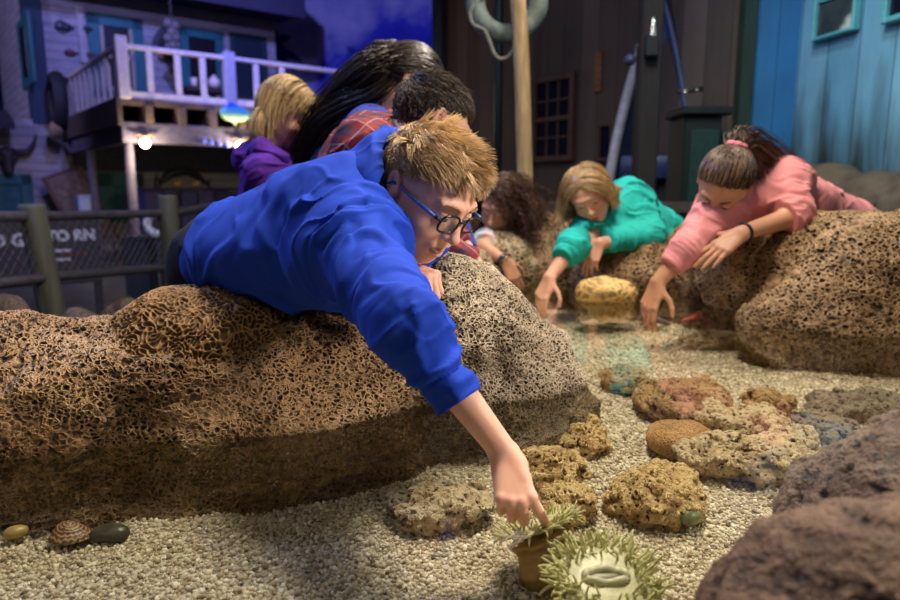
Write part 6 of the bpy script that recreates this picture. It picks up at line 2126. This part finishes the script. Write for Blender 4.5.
for (ta, tb_), (la, lb_) in zip(zip(tops[:-1], tops[1:]), zip(lowz[:-1], lowz[1:])):
    Lh = np.linalg.norm(tb_ - ta)
    hgt = ta[2] - la[2]
    k = int(Lh / 0.045)
    sl = hgt / Lh
    f = lambda s, v: (ta + (tb_ - ta) * s) * (1 - v) + (la + (lb_ - la) * s) * v + (0, 0.055, 0)
    for i in range(-int(k * sl) - 1, k + 1):
        for sgn in (0, 1):
            s0, s1 = i / k, i / k + sl
            v0, v1 = 0.0, 1.0
            if s0 < 0: v0 = -s0 / sl; s0 = 0
            if s1 > 1: v1 = 1 - (s1 - 1) / sl; s1 = 1
            if s1 <= s0: continue
            if sgn: mb.tube([f(s0, 1 - v0), f(s1, 1 - v1)], 0.0016, 3, caps=False)
            else: mb.tube([f(s0, v0), f(s1, v1)], 0.0016, 3, caps=False)
mk('net', mb.vf(), plain('net_cord', (0.06, 0.055, 0.07), 0.9), fence, smooth=False)


def text(name, body, c, size, xax, nrm, m, parent):
    cu = bpy.data.curves.new(name, 'FONT')
    cu.body = body; cu.size = size; cu.extrude = 0.004; cu.offset = 0.006
    cu.align_x = 'CENTER'; cu.align_y = 'CENTER'
    tmp = bpy.data.objects.new('tmp', cu)
    COL.objects.link(tmp)
    dg = bpy.context.evaluated_depsgraph_get()
    me = bpy.data.meshes.new_from_object(tmp.evaluated_get(dg))
    co = np.array([v.co[:] for v in me.vertices])
    F = [tuple(p.vertices) for p in me.polygons]
    bpy.data.objects.remove(tmp)
    yax = np.cross(nrm, xax)
    W = np.asarray(c) + co[:, :1] * xax + co[:, 1:2] * yax + co[:, 2:3] * nrm
    return mk(name, (W, F), m, parent, smooth=False)


s0, s1 = P(-40, 252, 4.3), P(100, 248, 4.8)
sx_ = unit((s1 - s0) * (1, 1, 0)); sn = np.array((sx_[1], -sx_[0], 0))
sc0 = (s0 + s1) / 2
wdt = np.linalg.norm((s1 - s0)[:2])
sax = np.array([sx_, sn, (0, 0, 1.0)])
sign = empty('sign', (sc0[0], sc0[1], 0.0), 'dark board sign with white capital lettering behind the net fence', 'sign')
mk('panel', MB().box((sc0[0], sc0[1], 0.62), (wdt, 0.04, 0.46), sax, 0.008).vf(), plain('dark_sign_board', (0.05, 0.042, 0.055), 0.7, 0.3, 12), sign, smooth=False)
for sgn in (-1, 1):
    q = sc0 * (1, 1, 0) + sx_ * sgn * wdt * 0.46
    mk('leg', MB().bar(q - sn * 0.0 + (0, 0, 0), q + (0, 0, 0.42), 0.05, 0.03, sn).vf(), RAILM, sign, smooth=False)
LET = plain('white_letters', (0.62, 0.62, 0.72), 0.6)


def on_sign(px, py):
    return on_plane(px, py, np.array((sc0[0], sc0[1], 0.62)) + sn * 0.022, sn)


text('lettering', 'NO GO', on_sign(8, 241), 0.112, sx_, sn, LET, sign)
text('lettering', 'TO RN', on_sign(71, 236), 0.098, sx_, sn, LET, sign)
mb = MB()
for py in (250.5, 259.5):
    mb.box(on_sign(62, py), (0.11, 0.006, 0.018), sax)
mk('stripe', mb.vf(), LET, sign, smooth=False)
mk('stripe', MB().box(on_sign(75, 254.5), (0.17, 0.006, 0.018), sax).vf(), plain('dull_red', (0.14, 0.04, 0.05), 0.7), sign, smooth=False)['label'] = 'dull red stripe'
q = P(157, 224, 4.55)
_lr = tag(mk('life_ring', MB().tube([q + 0.068 * np.array((math.cos(a), 0, math.sin(a))) for a in np.linspace(0, 2 * PI, 33)[:-1]], 0.027, 12, closed=True).vf(), plain('white_ring', (0.66, 0.66, 0.74), 0.5, 0.2, 12)), 'small white life ring on a stake behind the fence net', 'life ring')
mk('stake', MB().bar(q + (0, 0.035, 0.07), (q[0], q[1] + 0.035, 0), 0.04, 0.03).vf(), RAILM, _lr, smooth=False)
q = P(139, 235, 4.75)
tag(mk('block', MB().box((q[0], q[1], 0.36), (0.17, 0.17, 0.72), None, 0.01).vf(), wood_mat('dark_block', (0.012, 0.018, 0.03), (0.025, 0.035, 0.05)), smooth=False), 'tall narrow dark teal crate behind the fence net beside white life ring', 'block')  # stands in for the teal door that shows through the net
for px, py, Y, r, lb in ((80, 312, 2.75, (0.14, 0.12, 0.02), 'dark brown rock at the foot of the fence beyond the coral'), (8, 312, 2.6, (0.12, 0.1, 0.11), 'dark brown rock at left end of the fence foot'), (120, 300, 3.3, (0.16, 0.12, 0.0), 'low dark rock on the floor between both fence posts')):
    c = P(px, py, Y); c[2] = max(0.0, c[2])
    rock('rock', [ell((c[0], c[1], c[2] * 0.5), (r[0], r[1], c[2] * 0.5 + r[2] * 0.6), k=0.05)], R_NEAR, 0.012, 0.03, 7, int(px) + 300, lb)

# painted palms on the sky wall
PALM = plain('palm_paint', (0.006, 0.03, 0.20), 0.9, 0.2)
for px, py, sc_, lb in ((365, 72, 1.0, 'painted blue palm crown on sky wall left of the long haired woman'), (268, 48, 0.8, 'painted dark palm crown on sky wall at the house end')):
    c = P(px, py, 14.93)
    mb = MB()
    for k in range(11):
        a = PI * (-0.12 + 1.24 * k / 10)
        L = (0.75 + 0.25 * math.sin(k * 2.3)) * sc_
        d = np.array((math.cos(a), 0, math.sin(a)))
        pts = [c + d * L * s + np.array((0, -0.004 * k, -0.42 * L * s * s)) for s in np.linspace(0, 1, 8)]
        w = [0.16 * sc_ * math.sin(PI * min(1, 0.12 + 0.88 * s)) + 0.01 for s in np.linspace(0, 1, 8)]
        up_ = [p + np.array((0, 0, x * 0.5)) for p, x in zip(pts, w)]; dn_ = [p - np.array((0, 0, x * 0.8)) for p, x in zip(pts, w)]
        mb.prism(up_ + dn_[::-1], (0, 0.01, 0))
    mb.prism([c + (-0.06, 0, 0), c + (0.06, 0, 0), c + (0.12, 0, -1.8), c + (-0.02, 0, -1.8)], (0, 0.01, 0))
    tag(mk('painted_palm', mb.vf(), PALM, smooth=False), lb, 'painted palm')
# ------------------------------------------------------------------ light
def area(name, loc, aim, size, power, color=(1, 1, 1), spread=PI, sy=None):
    l = bpy.data.lights.new(name, 'AREA')
    l.energy = power
    l.color = color
    l.size = size
    if sy:
        l.shape = 'RECTANGLE'; l.size_y = sy
    l.spread = spread
    o = bpy.data.objects.new(name, l)
    o.location = loc
    o.rotation_euler = (Vector(aim) - Vector(loc)).to_track_quat('-Z', 'Y').to_euler()
    COL.objects.link(o)
    return o


def spot(name, loc, aim, power, color, ang=50, blend=0.6, rad=0.12):
    l = bpy.data.lights.new(name, 'SPOT')
    l.energy = power; l.color = color; l.spot_size = math.radians(ang); l.spot_blend = blend; l.shadow_soft_size = rad
    o = bpy.data.objects.new(name, l)
    o.location = loc
    o.rotation_euler = (Vector(aim) - Vector(loc)).to_track_quat('-Z', 'Y').to_euler()
    COL.objects.link(o)
    return o


area('tank_lamp', (0.25, 1.40, 2.9), (0.05, 1.0, 0.7), 0.4, 66, (1.0, 0.87, 0.70))
area('tank_lamp_far', (0.75, 2.6, 3.1), (0.75, 2.0, 0.8), 0.45, 55, (1.0, 0.89, 0.74))
area('face_fill', (1.6, 0.45, 1.8), (-0.05, 1.05, 1.0), 0.5, 8.5, (1.0, 0.88, 0.78), math.radians(75))  # unseen fill added from the front right to brighten the boy's face
area('left_fill', (-1.4, -0.6, 3.0), (-0.2, 1.1, 0.8), 1.0, 7, (1.0, 0.9, 0.8))  # weak soft fill added on the camera side in place of ambient light
area('blue_stage_lamp', (-2.4, 2.4, 3.2), (-0.3, 1.2, 0.9), 0.5, 60, (0.35, 0.5, 1.0))
spot('house_wash', (-1.6, 4.2, 4.6), (-4.6, 9.2, 1.9), 620, (0.45, 0.40, 1.0), 70)
spot('fence_wash', (-1.3, 2.2, 3.8), (-2.4, 4.0, 0.4), 130, (0.38, 0.36, 1.0), 60)
spot('gable_wash', (-9.5, 6.0, 5.0), (-6.6, 11.5, 3.0), 700, (0.50, 0.45, 1.0), 60)
spot('mural_wash', (-2.2, 6.0, 5.6), (-2.2, 12.5, 3.6), 1500, (0.26, 0.28, 1.0), 95)
spot('blue_wall_wash', (1.0, 2.4, 3.9), (2.4, 3.4, 2.1), 150, (0.62, 0.86, 1.0), 80)
spot('wood_wall_wash', (-0.3, 3.6, 3.9), (1.0, 5.8, 1.8), 50, (0.80, 0.76, 1.0), 70)

w = bpy.data.worlds.new('dim_hall')
SC.world = w
w.use_nodes = True
w.node_tree.nodes['Background'].inputs[0].default_value = (0.12, 0.12, 0.16, 1)
w.node_tree.nodes['Background'].inputs[1].default_value = 0.06
vs = SC.view_settings
vs.view_transform = 'Standard'
vs.look = 'None'
vs.exposure = 0.0
vs.gamma = 1.0
vs.use_curve_mapping = False
SC.cycles.max_bounces = 8
SC.cycles.transparent_max_bounces = 12
SC.cycles.use_denoising = True
